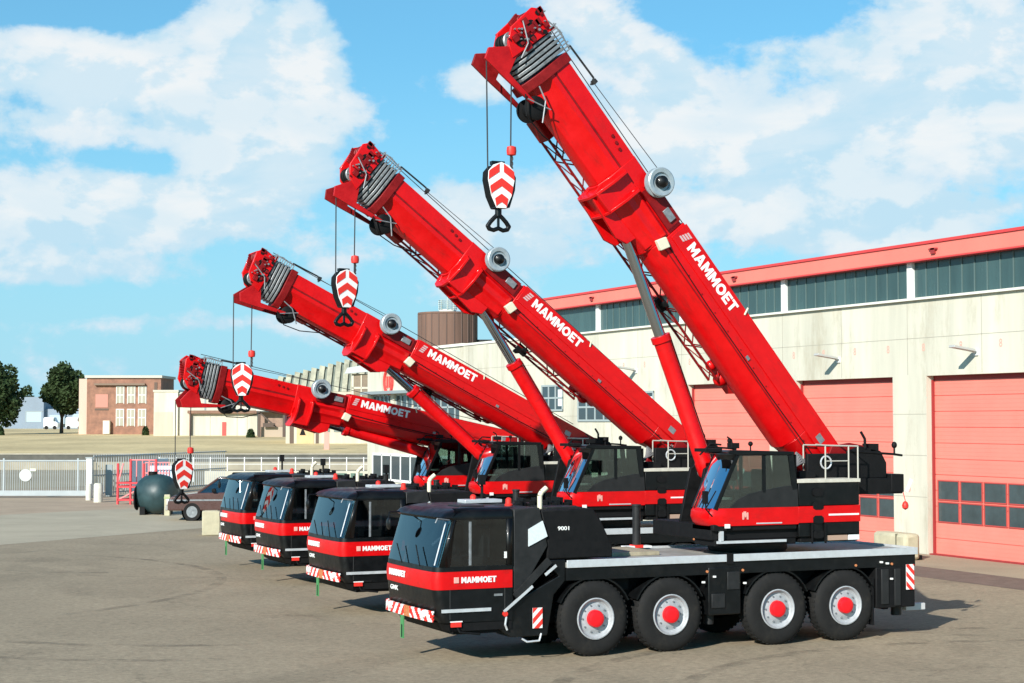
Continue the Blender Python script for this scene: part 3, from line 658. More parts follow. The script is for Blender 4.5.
def make_block():
    r = empty('hook_block')
    b = MB(); poly = [(-.09, -.86), (-.19, -.62), (-.25, -.3), (-.24, -.14), (-.15, -.02), (0, .04), (.15, -.02), (.24, -.14), (.25, -.3), (.19, -.62), (.09, -.86)]
    poly = [(x, z) for x, z in poly]
    b.prism(poly, -.16, -.13, 'y'); b.build('cheek_plate', WHT, r, .005)
    MB().prism(poly, -.125, .16, 'y').build('block_housing', BLKM, r, .02)
    r.scale = (1.12, 1, 1)
    s = MB()
    for y in (-.09, 0, .09): s.lathe((0, y, -.28), [(.05, -.035), (.24, -.035), (.2, -.01), (.2, .01), (.24, .035), (.05, .035)], 24)
    s.box(-.1, .1, -.13, .13, -.85, -.5).prism([(.05, -.1), (.2, -.06), (.29, -.25), (.27, -.5), (.17, -.84), (.05, -.84)], -.12, .12, 'y').box(-.14, .1, -.06, .06, .0, .07).build('sheaves', BLK, r)
    c = MB()
    def hw(z):
        pts = sorted([(zz, abs(x)) for x, zz in poly if x >= 0])
        for (z0, x0), (z1, x1) in zip(pts, pts[1:]):
            if z0 <= z <= z1: return x0+(x1-x0)*(z-z0)/(z1-z0+1e-9)
        return 0
    for k in range(3):
        zt = .04-.31*k
        L = []; Rr = []
        for i in range(7):
            t = i/6
            x = t*.25
            za, zb = zt-x*.75, zt-.165-x*.75
            L.append((x, za)); Rr.append((x, zb))
        for sgn in (-1, 1):
            for i in range(6):
                q = [L[i], L[i+1], Rr[i+1], Rr[i]]
                q = [(sgn*min(x, hw(max(min(z, .04), -.86))-.002), z) for x, z in q]
                if min(z for _, z in q) < -.86 or max(z for _, z in q) > .03: continue
                if abs(q[0][0]-q[1][0]) < .002: continue
                c.prism(q, -.168, -.16, 'y')
    0 and c.prism([(-.02, .035), (-.15, -.025), (-.235, -.13), (-.22, -.15), (-.02, -.01)], -.168, -.16, 'y').prism([(.02, .035), (.15, -.025), (.235, -.13), (.22, -.15), (.02, -.01)], -.168, -.16, 'y')
    c.build('chevrons', HAZR, r, smooth=False)
    h = MB().tube((0, 0, -.84), (0, 0, -1.0), .06, 12)
    for sx in (-1, 1):
        pts = [Vector((sx*.02, 0, -.98)), Vector((sx*.08, 0, -1.04)), Vector((sx*.15, 0, -1.12)), Vector((sx*.2, 0, -1.2)), Vector((sx*.17, 0, -1.26)), Vector((sx*.09, 0, -1.28)), Vector((0, 0, -1.24))]
        h.path(pts, .042, 10)
        for p in pts: h.ball(tuple(p), .042, n=10)
    h.box(-.015, .015, -.03, .03, -1.25, -.98).build('double_hook', BLK, r)
    return r
blk = make_block(); bpy.context.view_layer.update()
for o in bpy.data.objects:
    if o.parent and o.parent.name == blk.name: KIDS.setdefault(o.parent.name, []).append(o)
blocks = [blk]+[copy_tree(blk) for _ in range(3)]
bpy.context.view_layer.update()
BZ = [(-1.50, 9.47), (-2.84, 8.02), (-4.09, 6.03), (-4.83, 3.28)]
for i in range(4):
    c = cranes[i]; c.location = (*OFF[i], 0)
    tag(c, LBL[i], 'crane', 'mobile cranes parked in a row')
    d = (-.28, -.27) if i == 0 else (0, 0)
    (nx, nz), (mx_, mz) = pose(c, ANG[i], *d)
    bx, bz = BZ[i]; b = blocks[i]; b.location = (OFF[i][0]+bx, OFF[i][1]+YC-.1, bz); b.rotation_euler = (0, 0, R((0, 7, -6, 11)[i]))
    tag(b, HLBL[i], 'hook block', 'hook blocks hanging from the booms')
    lx = nx-bx
    m = MB().tube((-.2, 0, -.2), (min(-.2, lx), 0, nz-bz+.05), .013, 6).tube((.24, .02, -.2), (.26, .02, mz-bz+.3), .013, 6)
    m.build('hoist_cables', ROPE, b)
    z = .3
    MB().lathe((.26, .02, z), [(.02, -.1), (.08, -.08), (.09, 0), (.08, .08), (.02, .1)], 14, 'z').build('overhoist_weight', HAZR, b)
    MB().path([(.26+.02*(k % 2), .02, z-.1-.05*k) for k in range(6)], .018, 6).build('weight_chain', ROPE, b)

exec_far = True
# ================================================================== SETTING
def ground_mat(name, col, var=.12, sc1=.25, fine=18, bump=.25, stains=0, cracks=False):
    m = bpy.data.materials.new(name); m.use_nodes = True; nt = m.node_tree; b = nt.nodes['Principled BSDF']; b.inputs['Roughness'].default_value = .9
    b.inputs['Specular IOR Level'].default_value = .25
    tc = nt.nodes.new('ShaderNodeTexCoord')
    def noise(s, d, rough=.6, dist=0):
        n = nt.nodes.new('ShaderNodeTexNoise'); n.inputs['Scale'].default_value = s; n.inputs['Detail'].default_value = d; n.inputs['Roughness'].default_value = rough
        n.inputs['Distortion'].default_value = dist; nt.links.new(tc.outputs['Object'], n.inputs[0]); return n
    def rng(n, a, c, lo, hi):
        r = nt.nodes.new('ShaderNodeMapRange'); r.inputs[1].default_value = a; r.inputs[2].default_value = c; r.inputs[3].default_value = lo; r.inputs[4].default_value = hi
        nt.links.new(n.outputs[0], r.inputs[0]); return r
    def mul(a, c):
        x = nt.nodes.new('ShaderNodeMath'); x.operation = 'MULTIPLY'; nt.links.new(a.outputs[0], x.inputs[0]); nt.links.new(c.outputs[0], x.inputs[1]); return x
    a = rng(noise(sc1, 7, .65, .6), .3, .7, 1-var, 1+var)
    c = rng(noise(fine, 3, .8), .3, .7, .88, 1.12)
    g = rng(noise(90, 2, .9), .35, .65, .85, 1.15)
    f = mul(mul(a, c), g)
    if stains:
        s = rng(noise(.9, 5, .7, 1.2), .62, .72, 1, 1-stains); f = mul(f, s)
        s = rng(noise(.12, 4, .6, 2.0), .55, .62, 1, 1-stains*.5); f = mul(f, s)
    if cracks:
        f = mul(f, rng(noise(4.5, 5, .85), .35, .65, .84, 1.15))
        ds = noise(1.1, 6, .7); ad = nt.nodes.new('ShaderNodeVectorMath'); ad.operation = 'MULTIPLY_ADD'
        nt.links.new(ds.outputs['Color'], ad.inputs[0]); ad.inputs[1].default_value = (1.6, 1.6, 0); nt.links.new(tc.outputs['Object'], ad.inputs[2])
        vo = nt.nodes.new('ShaderNodeTexVoronoi'); vo.feature = 'DISTANCE_TO_EDGE'; vo.inputs['Scale'].default_value = .16; nt.links.new(ad.outputs[0], vo.inputs[0])
        f = mul(f, rng(vo, .0, .005, .78, 1))
    v = nt.nodes.new('ShaderNodeVectorMath'); v.operation = 'SCALE'; v.inputs[0].default_value = col
    nt.links.new(f.outputs[0], v.inputs['Scale']); nt.links.new(v.outputs[0], b.inputs['Base Color'])
    if bump:
        bp = nt.nodes.new('ShaderNodeBump'); bp.inputs['Strength'].default_value = bump; bp.inputs['Distance'].default_value = .01
        nt.links.new(g.outputs[0], bp.inputs['Height']); nt.links.new(bp.outputs[0], b.inputs['Normal'])
    return m
ASPH = ground_mat('asphalt', (.305, .246, .168), .13, fine=9, stains=.25, cracks=True)
PAVE = ground_mat('brick_paving', (.40, .305, .215), .12, .4)
CONC = ground_mat('concrete_road', (.41, .355, .26), .12, .3)
APRO = ground_mat('apron_concrete', (.34, .28, .195), .1, .5)
DRAIN = ground_mat('drain_cobbles', (.17, .125, .10), .2, 2)
FIELD = ground_mat('dry_grass', (.60, .47, .25), .3, .06, fine=1.5, stains=.2)

def sheet(name, poly, z, m):
    b = MB().add([(x, y, z) for x, y in poly], [tuple(range(len(poly)))])
    o = b.build(name, m, smooth=False); return tag(o, kind='structure')
def F2(px, depth): p = far(px, depth); return (p.x, p.y)
S = 3000
sheet('ground', [(-S, -S), (S, -S), (S, S), (-S, S)], -.02, ground_mat('far_ground', (.30, .26, .18), .15, .05, fine=2))
sheet('yard_asphalt', [(-80, -60), (21.6, -60), (21.6, 92), (10, 92), (-40, 70), (-80, 40)], 0, ASPH)
# road strip between two lines (world points measured on the ground)
la0, la1 = Vector((-3.17, 55.8)), Vector((7.95, 61.5)); lb0, lb1 = Vector((-6.04, 35.25)), Vector((3.76, 42.4))
da = (la1-la0).normalized(); db = (lb1-lb0).normalized()
P = lambda o, d, t: tuple(o+d*t)
sheet('concrete_road', [P(lb0, db, -60), P(lb0, db, 14), P(la0, da, 22), P(la0, da, -60)], .004, CONC)
sheet('brick_paving', [P(la0, da, -60), P(la0, da, 22), (21.6, 75), F2(420, 112), F2(-120, 112)], .004, PAVE)
sheet('concrete_apron', [(18.45, -20), (21.65, -20), (21.65, 74), (18.45, 74)], .005, APRO)
sheet('drain_strip', [(16.2, -20), (18.45, -20), (18.45, 74), (16.2, 74)], .004, DRAIN)
# tyre marks: curved rubber tracks on the asphalt
tm = bpy.data.materials.new('tyre_mark'); tm.use_nodes = True; nt_ = tm.node_tree; pb = nt_.nodes['Principled BSDF']
pb.inputs['Base Color'].default_value = (.06, .052, .042, 1); pb.inputs['Roughness'].default_value = .9
nz = nt_.nodes.new('ShaderNodeTexNoise'); nz.inputs['Scale'].default_value = 1.3; nz.inputs['Detail'].default_value = 8
mr = nt_.nodes.new('ShaderNodeMapRange'); mr.inputs[1].default_value = .4; mr.inputs[2].default_value = .75; mr.inputs[3].default_value = 0; mr.inputs[4].default_value = .3
tcn = nt_.nodes.new('ShaderNodeTexCoord'); nt_.links.new(tcn.outputs['Object'], nz.inputs[0]); nt_.links.new(nz.outputs[0], mr.inputs[0]); nt_.links.new(mr.outputs[0], pb.inputs['Alpha'])
b = MB()
def mark(cx, cy, rad, a0, a1, w=.32):
    n = 40; L = []; Q = []
    for i in range(n+1):
        a = R(a0+(a1-a0)*i/n); L.append((cx+rad*math.cos(a), cy+rad*math.sin(a), .0035)); Q.append((cx+(rad+w)*math.cos(a), cy+(rad+w)*math.sin(a), .0035))
    k0 = len(b.v); b.v += L+Q; b.f += [(k0+i, k0+i+1, k0+n+2+i, k0+n+1+i) for i in range(n)]
for cx, cy, rad, a0, a1 in ((-4, 12, 7.5, 120, 260), (-4, 12, 9.6, 118, 255), (-14, 22, 12, -60, 40), (6, -9, 8, 20, 150), (6, -9, 10.1, 22, 150), (13, 4, 6, 60, 230), (-3, 27, 5, 100, 250)): mark(cx, cy, rad, a0, a1)
tag(b.build('tyre_marks', tm, smooth=False), kind='structure')
# sloping dry-grass field beyond the quay
b = MB(); nx_, ny_ = 24, 10; vs = []
for j in range(ny_+1):
    d = 160+(1500-160)*(j/ny_)**2
    z = 1.4+1.6*min(1, (d-160)/80)
    for i in range(nx_+1):
        p = far(-1600+3600*i/nx_, d, z+.0); vs.append(tuple(p))
b.add(vs, [(j*(nx_+1)+i, j*(nx_+1)+i+1, (j+1)*(nx_+1)+i+1, (j+1)*(nx_+1)+i) for j in range(ny_) for i in range(nx_)])
tag(b.build('field_terrain', FIELD), kind='structure')

# frame helper: thing placed on bearing px at a depth, local x = to the right, local y = away, facing the viewpoint
def placed(name, label, cat, px, depth, z=0, rz=0, group=None):
    p = far(px, depth, z); return thing(name, label, cat, tuple(p), YAW+rz, group)
def mpp(d): return d/f_px

QUAY = mat('quay_concrete', (.10, .095, .08), .9, var=.35, vscale=.8)
w = placed('quay_wall', 'long dark retaining wall in front of the dry grass field', 'wall', 200, 159.5)
MB().box(-70, 60, 0, .4, .72, 1.38).build('wall_face', QUAY, w)
MB().box(-70, 60, -.1, .4, -.02, .715).build('wall_base', mat('stone_base', (.33, .29, .22), .9, var=.2, vscale=.6), w)
MB().box(-70, 60, -.05, .5, 1.382, 1.47).build('coping', mat('coping', (.38, .34, .27), .8, var=.2, vscale=1), w)

WALL = mat('cream_concrete', (.57, .54, .44), .85, var=.17, vscale=.6, bump=.15, bscale=12, streak=True)
grime(WALL, .8, (1, .8, .2), 1.0, (.36, .31, .215, 1))
DOOR = mat('door_salmon', (.82, .215, .165), .6, var=.05, vscale=.9)
grime(DOOR, .25, (1, .8, .3), 1.5, (.52, .17, .12, 1))
FASC = mat('fascia_red', (.80, .19, .145), .6, var=.06, vscale=.6, streak=True)
DKRED = mat('trim_dark_red', (.30, .03, .03), .6)
CLER = mat('clerestory_glass', (.045, .085, .085), .25, var=.3, vscale=1.2, streak=True)
PANE = mat('door_pane', (.05, .07, .075), .12, var=.2, vscale=2)
GREYF = mat('grey_frame', (.25, .29, .3), .5)

# ------------------------------------------------------------------ depot hall
dep = thing('depot_hall', 'long cream concrete crane hall with salmon red roller doors and red roof edge', 'building', (21.7, 20, 0))
BX = 0   # local x: wall plane at 0, y relative to world y-20
def yb(y): return y-20
b = MB()
doors = [(-1.1, 4.7), (4.05+.2, 9.9)]
DR = [(3.8, 9.95), (11.65, 17.8), (19.65, 25.6), (27.45, 33.7)]
zt = 6.0
edges = [-12]
for a, c in DR: edges += [a, c]
edges.append(58)
for k in range(0, len(edges), 2): b.box(0, .6, yb(edges[k]), yb(edges[k+1]), -.1, zt)
b.box(0, .6, yb(-12), yb(58), zt, 8.58)
b.box(.6, 26, yb(-12), yb(-11.6), -.1, 8.5).box(.6, 26, yb(57.6), yb(58), -.1, 8.5).box(25.6, 26, yb(-11.6), yb(57.6), -.1, 8.5)
b.build('hall_wall', WALL, dep, smooth=False)
# panel joints
jn = MB()
for y in [-12+3.85*k for k in range(0, 19)]: jn.box(-.004, .0, yb(y)-.012, yb(y)+.012, zt+.05, 8.55)
jn.box(-.004, 0, yb(-12), yb(58), 7.28, 7.30)
for a, c in zip(edges[::2], edges[1::2]):
    for z in (1.9, 3.3, 4.7): jn.box(-.004, 0, yb(a)+.02, yb(c)-.02, z, z+.018)
jn.build('panel_joints', mat('joint_grey', (.36, .33, .27), .9), dep, smooth=False)
MB().box(-.14, .3, yb(-12), yb(48.3), 8.582, 8.66).build('clerestory_sill', mat('sill_pale', (.72, .7, .62), .7), dep)
# clerestory in bays with white posts
posts = [3.1+7.78*k for k in range(-2, 6)]
for k in range(len(posts)-1):
    y0, y1 = posts[k]+.14, posts[k+1]-.14
    o = MB().box(.12, .2, yb(y0), yb(y1), 8.66, 9.9).build('clerestory_window', CLER, dep)
    m = MB(); n = 12
    for i in range(1, n): yy = y0+(y1-y0)*i/n; m.box(.095, .12, yb(yy)-.02, yb(yy)+.02, 8.66, 9.9)
    m.build('mullions', mat('mullion_green', (.10, .15, .145), .5), o)
for y in posts: MB().box(.0, .2, yb(y)-.14, yb(y)+.14, 8.66, 9.9).build('window_post', WHT, dep)
MB().box(.12, .2, yb(42.16), yb(48.2), 8.66, 9.9).build('end_infill', CLER, dep)
MB().box(-.25, .4, yb(-12), yb(48.3), 9.93, 10.42).build('roof_fascia', FASC, dep, .01)
MB().box(-.3, .45, yb(-12), yb(48.35), 10.42, 10.52).box(-.27, .3, yb(-12), yb(48.3), 9.88, 9.93).build('fascia_trim', mat('trim_red', (.6, .05, .05), .5), dep)
MB().box(.2, 26, yb(-12), yb(48.3), 8.7, 10.3).build('hall_roof', mat('roof_grey', (.2, .2, .2), .9), dep)
# low wing roof
MB().box(-.05, 26, yb(48.4), yb(58), 8.6, 8.72).build('wing_roof', mat('sill_pale', (.72, .7, .62), .7), dep)
for y in (17.0, 29.5, 42): MB().box(-.33, -.25, yb(y)-.1, yb(y)+.1, 10.05, 10.25).box(-.33, -.2, yb(y)-.2, yb(y)+.2, 10.18, 10.24).build('fascia_clamp', DKRED, dep)
for a, c in DR:
    lit = MB().box(.29, .5, yb(a), yb(c), zt-.16, zt-.002); lit.build('door_lintel', DKRED, dep)
    d = MB()
    n = 11
    for k in range(n):
        z0 = .02+(zt-.16)*k/n; z1 = .02+(zt-.16)*(k+1)/n
        d.box(.30, .38, yb(a)+.01, yb(c)-.01, z0+.012, z1-.012)
        for q in (1, 2, 3): zz = z0+(z1-z0)*q/4; d.box(.296, .30, yb(a)+.01, yb(c)-.01, zz-.012, zz+.012)
    d.box(.33, .37, yb(a)+.01, yb(c)-.01, .02, zt-.14)
    do = d.build('roller_door', DOOR, dep, smooth=False)
    np_ = 5; w_ = (c-a-.3)/np_
    for i in range(np_):
        for z0, z1 in ((1.12, 1.74), (1.86, 2.46)):
            y0 = a+.15+w_*i+.07; y1 = a+.15+w_*(i+1)-.07
            MB().box(.286, .294, yb(y0), yb(y1), z0, z1).build('door_pane', PANE, do)
            fr = MB()
            for (p, q, r_, s_) in ((y0-.04, y1+.04, z0-.04, z0), (y0-.04, y1+.04, z1, z1+.04), (y0-.04, y0, z0, z1), (y1, y1+.04, z0, z1)):
                fr.box(.27, .294, yb(p), yb(q), r_, s_)
            fr.build('pane_frame', mat('pane_frame_red', (.45, .06, .05), .6), do)
    for gy in (yb(a), yb(c)-.06): MB().box(.2, .29, gy, gy+.06, 0, zt-.14).build('door_guide', DKRED, do)
    MB().box(.05, .4, yb(a), yb(c), -.02, .035).build('threshold', DKRED, do)
# wall lamps
for y in (15.2, 22.8, 30.5, 38.2):
    lm = MB().prism([(-.15, 6.72), (-.15, 6.8), (-1.0, 6.92), (-1.02, 6.84)], yb(y)-.14, yb(y)+.14, 'y').tube((0, yb(y), 6.68), (-.25, yb(y), 6.76), .04, 10)
    lm.build('wall_lamp', mat('lamp_grey', (.42, .42, .4), .5), dep, .01)
    MB().box(-.06, 0, yb(y)-.1, yb(y)+.1, 6.6, 6.8).build('lamp_bracket', WHT, dep)
# small red marks above the doors
mk = mat('mark_red', (.62, .36, .29), .7)
for k in range(-1, 16):
    y = 14.0+1.95*k
    if abs(y-15.2) < .3 or abs(y-22.8) < .4: y += .2
    text('wall_mark', '8', (-.003, yb(y)+.11, 6.83), (0, -1, 0), (0, 0, 1), .15, .27, mk, dep, .01)
text('door_number', '3', (-.003, yb(18.9), 2.05), (0, -1, 0), (0, 0, 1), .2, .3, mk, dep, .02)
# windows further left
for y0, y1, z0, z1 in ((40.4, 43.9, 4.5, 5.75), (45.6, 47.9, 5.0, 6.2), (36.6, 38.4, 4.5, 5.75)):
    w = MB().box(-.03, .0, yb(y0), yb(y1), z0, z1).build('wall_window', mat('office_glass', (.04, .06, .07), .1), dep)
    m = MB()
    n = max(2, round((y1-y0)/.9))
    for i in range(n+1): yy = y0+(y1-y0)*i/n; m.box(-.06, -.03, yb(yy)-.05, yb(yy)+.05, z0-.05, z1+.05)
    for z in (z0, (z0+z1)/2, z1): m.box(-.065, -.03, yb(y0)-.05, yb(y1)+.05, z-.045, z+.045)
    m.build('window_frame', mat('window_frame_blue', (.33, .38, .38), .5), w)
    MB().box(-.028+.0, -.024+.0-.012, yb(y0)+.1, yb(y0)+.5, z0+.2, z1-.2).build('blind', WHT, w)

# ------------------------------------------------------------------ office wing beyond the hall
wing = thing('office_wing', 'lower cream office block with a grey sign and ribbon windows behind the booms', 'building', (21.7, 66, 0))
b = MB()
b.box(0, 14, -8, 7.6, -.1, 4.4).box(0, 14, -8, 7.6, 6.1, 8.6)
for y in (-8, -2.2, 2.9, 7.0): b.box(0, .4, y, y+.6, 4.4, 6.1)
b.box(.9, 14, -8, 7.6, 4.4, 6.1)
b.build('wing_wall', WALL, wing, smooth=False)
MB().box(-.1, 14.1, -8, 7.7, 8.6, 8.75).build('wing_coping', mat('sill_pale', (.72, .7, .62), .7), wing)
for y0, y1 in ((-7.4, -2.2), (-1.6, 2.9), (3.5, 7.0)):
    w = MB().box(.2, .24, y0, y1, 4.4, 6.1).build('ribbon_window', mat('office_glass', (.04, .06, .07), .1), wing)
    m = MB()
    for i in range(6): yy = y0+(y1-y0)*i/5; m.box(.14, .2, yy-.05, yy+.05, 4.4, 6.1)
    m.box(.14, .2, y0, y1, 5.2, 5.3).box(.14, .2, y0, y1, 4.4, 4.5).box(.14, .2, y0, y1, 6.0, 6.1)
    m.build('window_frame', mat('window_frame_blue', (.33, .38, .38), .5), w)
    MB().box(.26, .3, y0+.3, y0+.8, 4.5, 5.7).box(.26, .3, y1-1.6, y1-1.0, 4.5, 5.3).build('blind', WHT, w)
MB().box(-.5, .0, -8, 7.6, 6.12, 6.3).build('canopy', GREYF, wing)
text('sign_lettering', 'GOUDA', (-.03, 1.9, 6.5), (0, -1, 0), (0, 0, 1), 7.2, .85, mat('sign_grey', (.25, .25, .24), .6), wing, .03, .03)
sg = MB()
for cz, rz_, ry in ((7.95, .35, .55), (6.9, .75, .7)):
    sg.path([(-.04, 3.7+ry*math.cos(a), cz+rz_*math.sin(a)) for a in [2*PI*k/20 for k in range(21)]], .11, 6)
sg.path([(-.04, 3.5, 6.5), (-.04, 3.5, 7.2)], .07, 6).path([(-.04, 3.9, 6.5), (-.04, 3.9, 7.2)], .07, 6)
sg.build('sign_emblem', mat('sign_red', (.65, .06, .05), .5), wing)
w = MB().box(-.03, 0, -6.5, 6.5, .9, 2.4).build('ground_window', mat('office_glass', (.04, .06, .07), .1), wing)
m = MB()
for i in range(9): yy = -6.5+13*i/8; m.box(-.06, -.03, yy-.06, yy+.06, .85, 2.45)
m.box(-.06, -.03, -6.5, 6.5, 2.35, 2.5).box(-.06, -.03, -6.5, 6.5, .8, .95); m.build('window_frame', WHT, w)

# ------------------------------------------------------------------ silo
D = 200; k = mpp(D)
s = placed('silo', 'round brown ribbed tank tower with a white antenna cage, behind the hall', 'tower', 447.5, D)
zt_, zb_ = zat(313, D), zat(350, D)-8
r = 29.5*k
MB().lathe((0, 0, 0), [(r*.98, -.02), (r, zt_-.25), (r*1.015, zt_-.2), (r*1.015, zt_), (.0001, zt_)], 48, 'z').build('drum', mat('silo_brown', (.15, .085, .062), .8, var=.25, vscale=.7, streak=True), s)
m = MB()
for i in range(24): a = 2*PI*i/24; m.tube((r*math.cos(a), r*math.sin(a), 0), (r*math.cos(a), r*math.sin(a), zt_-.1), .07, 6)
m.build('ribs', mat('silo_rib', (.12, .075, .06), .8), s)
m = MB().lathe((0, 0, zt_), [(1.0, 0), (.95, .35), (.7, .4), (.0001, .4)], 24, 'z')
m.build('roof_cap', mat('sill_pale', (.72, .7, .62), .7), s)
m = MB()
for j in range(5): m.lathe((0, 0, zt_+.5+.24*j), [(1.02, -.035), (1.08, 0), (1.02, .035), (.96, 0), (1.02, -.035)], 24, 'z', False)
for i in range(8): a = 2*PI*i/8; m.tube((1.02*math.cos(a), 1.02*math.sin(a), zt_+.3), (1.02*math.cos(a), 1.02*math.sin(a), zt_+1.5), .05, 6)
m.tube((0, 0, zt_+.4), (0, 0, zt_+2.3), .05, 8); m.build('antenna_cage', mat('cage_green', (.5, .56, .52), .6), s)
m = MB().box(r*.95, r*.95+1.9, -.5, .5, zt_-3.7, zt_-3.1); m.build('side_duct', DGRY, s)

# ------------------------------------------------------------------ far buildings on the field
def gz(d): return 1.4+1.6*min(1, (d-160)/80)
BRK = mat('brick_red', (.27, .135, .09), .85, var=.35, vscale=1.2)
PALE = mat('pale_render', (.56, .52, .42), .85, var=.28, vscale=.5, streak=True)
PINK = mat('pink_render', (.58, .43, .34), .85, var=.15, vscale=.5, streak=True)
GLD = mat('window_dark', (.05, .06, .065), .2)
D = 236; k = mpp(D)
br = placed('brick_office', 'two storey red brick office with pale windows beyond the field', 'building', 87, D, gz(D))
W_ = 74*k; H_ = zat(378, D)-gz(D)
MB().box(0, W_, 0, 9, -.3, H_).build('brick_wall', BRK, br)
MB().box(-.25, W_+.2, -.3, 9.3, H_, H_+.35).build('roof_slab', mat('pale_slab', (.5, .47, .4), .8), br)
MB().box(-1.2, .0, .5, 8, -.3, H_-.1).build('side_wall', PINK, br)
for row, (z0, z1) in enumerate(((.9, 3.1), (4.0, 6.2))):
    for px in (117, 128, 139):
        x = (px-87)*k; w = MB().box(x, x+.95, -.06, .0, z0, z1).build('window', mat('pale_blind', (.34, .32, .25), .6), br)
        MB().box(x-.08, x, -.1, 0, z0-.1, z1+.1).box(x+.95, x+1.03, -.1, 0, z0-.1, z1+.1).box(x, x+.95, -.1, -.0, z1, z1+.1).box(x, x+.95, -.1, -.06, (z0+z1)/2-.05, (z0+z1)/2+.05).box(x+.42, x+.5, -.1, -.06, z0, z1).build('window_frame', mat('frame_white', (.75, .73, .68), .6), w)
MB().box(1.2, 2.9, -.05, 0, 3.4, 5.2).build('brick_panel', mat('brick_pink', (.5, .22, .17), .8), br)
MB().box(1.1, 8, -.5, 0, H_-1.0, H_-.75).build('canopy', mat('canopy_dark', (.2, .14, .1), .8), br)
MB().box(1.1, 3.0, -.04, 0, 3.0, 3.25).box(W_-.9, W_-.5, -.06, 0, .0, H_-.6).build('dark_strip', mat('strip_dark', (.12, .08, .06), .8), br)
MB().box(2.4, 3.3, -.7, 0, -.2, 1.6).build('porch', PALE, br)

D = 225; k = mpp(D); z0_ = gz(D)
wh = placed('old_warehouse', 'long pale rendered warehouse with a lean-to and red door beyond the field', 'building', 154, D, z0_)
def X(px): return (px-154)*k
def Zp(py): return zat(py, D)-z0_
MB().box(X(154), X(178), 0, 12, -.5, Zp(392)).build('end_block', PALE, wh)
MB().box(X(178), X(257), .4, 12, -.5, Zp(394)).build('long_wall', PALE, wh)
MB().box(X(154)-.1, X(178)+.1, -.1, 12, Zp(392), Zp(390)).box(X(178), X(260), .2, 12, Zp(394), Zp(392)).build('parapet', mat('pale_slab', (.5, .47, .4), .8), wh)
MB().box(X(154)+.1, X(173), -.03, 0, 0, Zp(412)).build('pink_panel', PINK, wh)
MB().box(X(188), X(257), -.2, .4, Zp(413.5), Zp(410.5)).box(X(190), X(191), -.2, .4, -.3, Zp(413)).build('rust_beam', mat('rust_brown', (.22, .12, .08), .8, var=.3, vscale=2), wh)
MB().box(X(222), X(226), .33, .4, -.2, Zp(422)).build('red_door', mat('door_red2', (.6, .07, .06), .6), wh)
for px in (193, 209, 236, 246): MB().box(X(px), X(px)+.15, .36, .4, -.3, Zp(414)).build('wall_pilaster', mat('pale_slab', (.5, .47, .4), .8), wh)
MB().box(X(204), X(205)+.1, .35, .4, Zp(410), Zp(394)).box(X(222), X(223), .35, .4, Zp(410), Zp(394)).build('downpipe', GREYF, wh)

D = 215; k = mpp(D); z0_ = gz(D)
sh = placed('brick_shed', 'open fronted brown shed with a diagonal brace beside the pale warehouse', 'shed', 258, D, z0_)
MB().box(0, 25*k, 1.5, 8, -.3, Zp(412)).build('shed_wall', mat('shed_brown', (.30, .20, .15), .85, var=.3, vscale=1.5), sh)
MB().box(-.2, 27*k, 0, 8, Zp(411), Zp(408)).build('shed_roof', mat('tin_pale', (.55, .55, .5), .7), sh)
MB().box(0, .3, 0, .3, -.3, Zp(411)).box(25*k, 25*k+.3, 0, .3, -.3, Zp(411)).bar((.1, .1, Zp(412)), (16*k, .1, Zp(425)), .18, .2).box(5*k, 17*k, .2, .4, Zp(427), Zp(423)).build('timber_frame', mat('timber_dark', (.10, .07, .055), .8), sh)
MB().box(.3, 24*k, .8, 1.0, -.3, Zp(427)).build('low_wall', mat('shed_tan', (.42, .34, .26), .9), sh)

D = 190; k = mpp(D); z0_ = gz(D)
sw = placed('sawtooth_works', 'pale works building with a stepped sheet roof left of the office wing', 'building', 286, D, z0_)
def X(px): return (px-286)*k
def Zp(py): return zat(py, D)-z0_
MB().box(X(286), X(372), 0, 14, -.5, Zp(392)).build('works_wall', mat('works_wall', (.52, .47, .37), .85, var=.25, vscale=.7, streak=True), sw)
rf = MB(); dk = MB()
for i in range(14):
    w_ = 8.2; xa, xb = X(258+w_*i), X(258+w_*(i+1)); zt2 = Zp(380-2.15*i); sl = 3.2*k
    rf.prism([(xa, Zp(393)), (xa+w_*k*.62, Zp(393)), (xa+w_*k*.62+sl, zt2-.12), (xa+sl, zt2)], .5+.1*i, 10, 'y')
    dk.prism([(xa+w_*k*.62, Zp(393)), (xb, Zp(393)), (xb+sl, zt2-.45), (xa+w_*k*.62+sl, zt2-.3)], .7+.1*i, 10, 'y')
rfo = rf.build('works_roof', mat('roof_sheet_pale', (.36, .35, .27), .8, var=.5, vscale=.8), sw, smooth=False)
dk.build('roof_lights', mat('rib_grey', (.16, .18, .15), .5, var=.3, vscale=1), sw, smooth=False)
MB().box(X(258), X(371), .3, .5, Zp(395), Zp(391.5)).build('works_gutter', mat('gutter_brown', (.2, .17, .12), .8), sw)
MB().prism([(X(345), Zp(374)), (X(348), Zp(368)), (X(366), Zp(365)), (X(369), Zp(372))], -.8, 0, 'y').build('lean_roof', mat('tin_blue', (.45, .48, .48), .6), sw)
o = MB().box(X(352), X(371), -.3, 0, Zp(432), Zp(374)).build('tower_bay', mat('bay_brown', (.22, .17, .12), .8, var=.3, vscale=1), sw)
MB().box(X(352), X(354), -.35, -.3, Zp(430), Zp(375)).box(X(361), X(362), -.35, -.3, Zp(430), Zp(375)).box(X(352), X(371), -.35, -.3, Zp(389), Zp(387)).build('bay_frame', PALE, o)
MB().box(X(297), X(314), -.05, 0, -.3, Zp(405)).build('orange_panel', mat('ochre', (.62, .42, .22), .8, var=.15, vscale=1), sw)
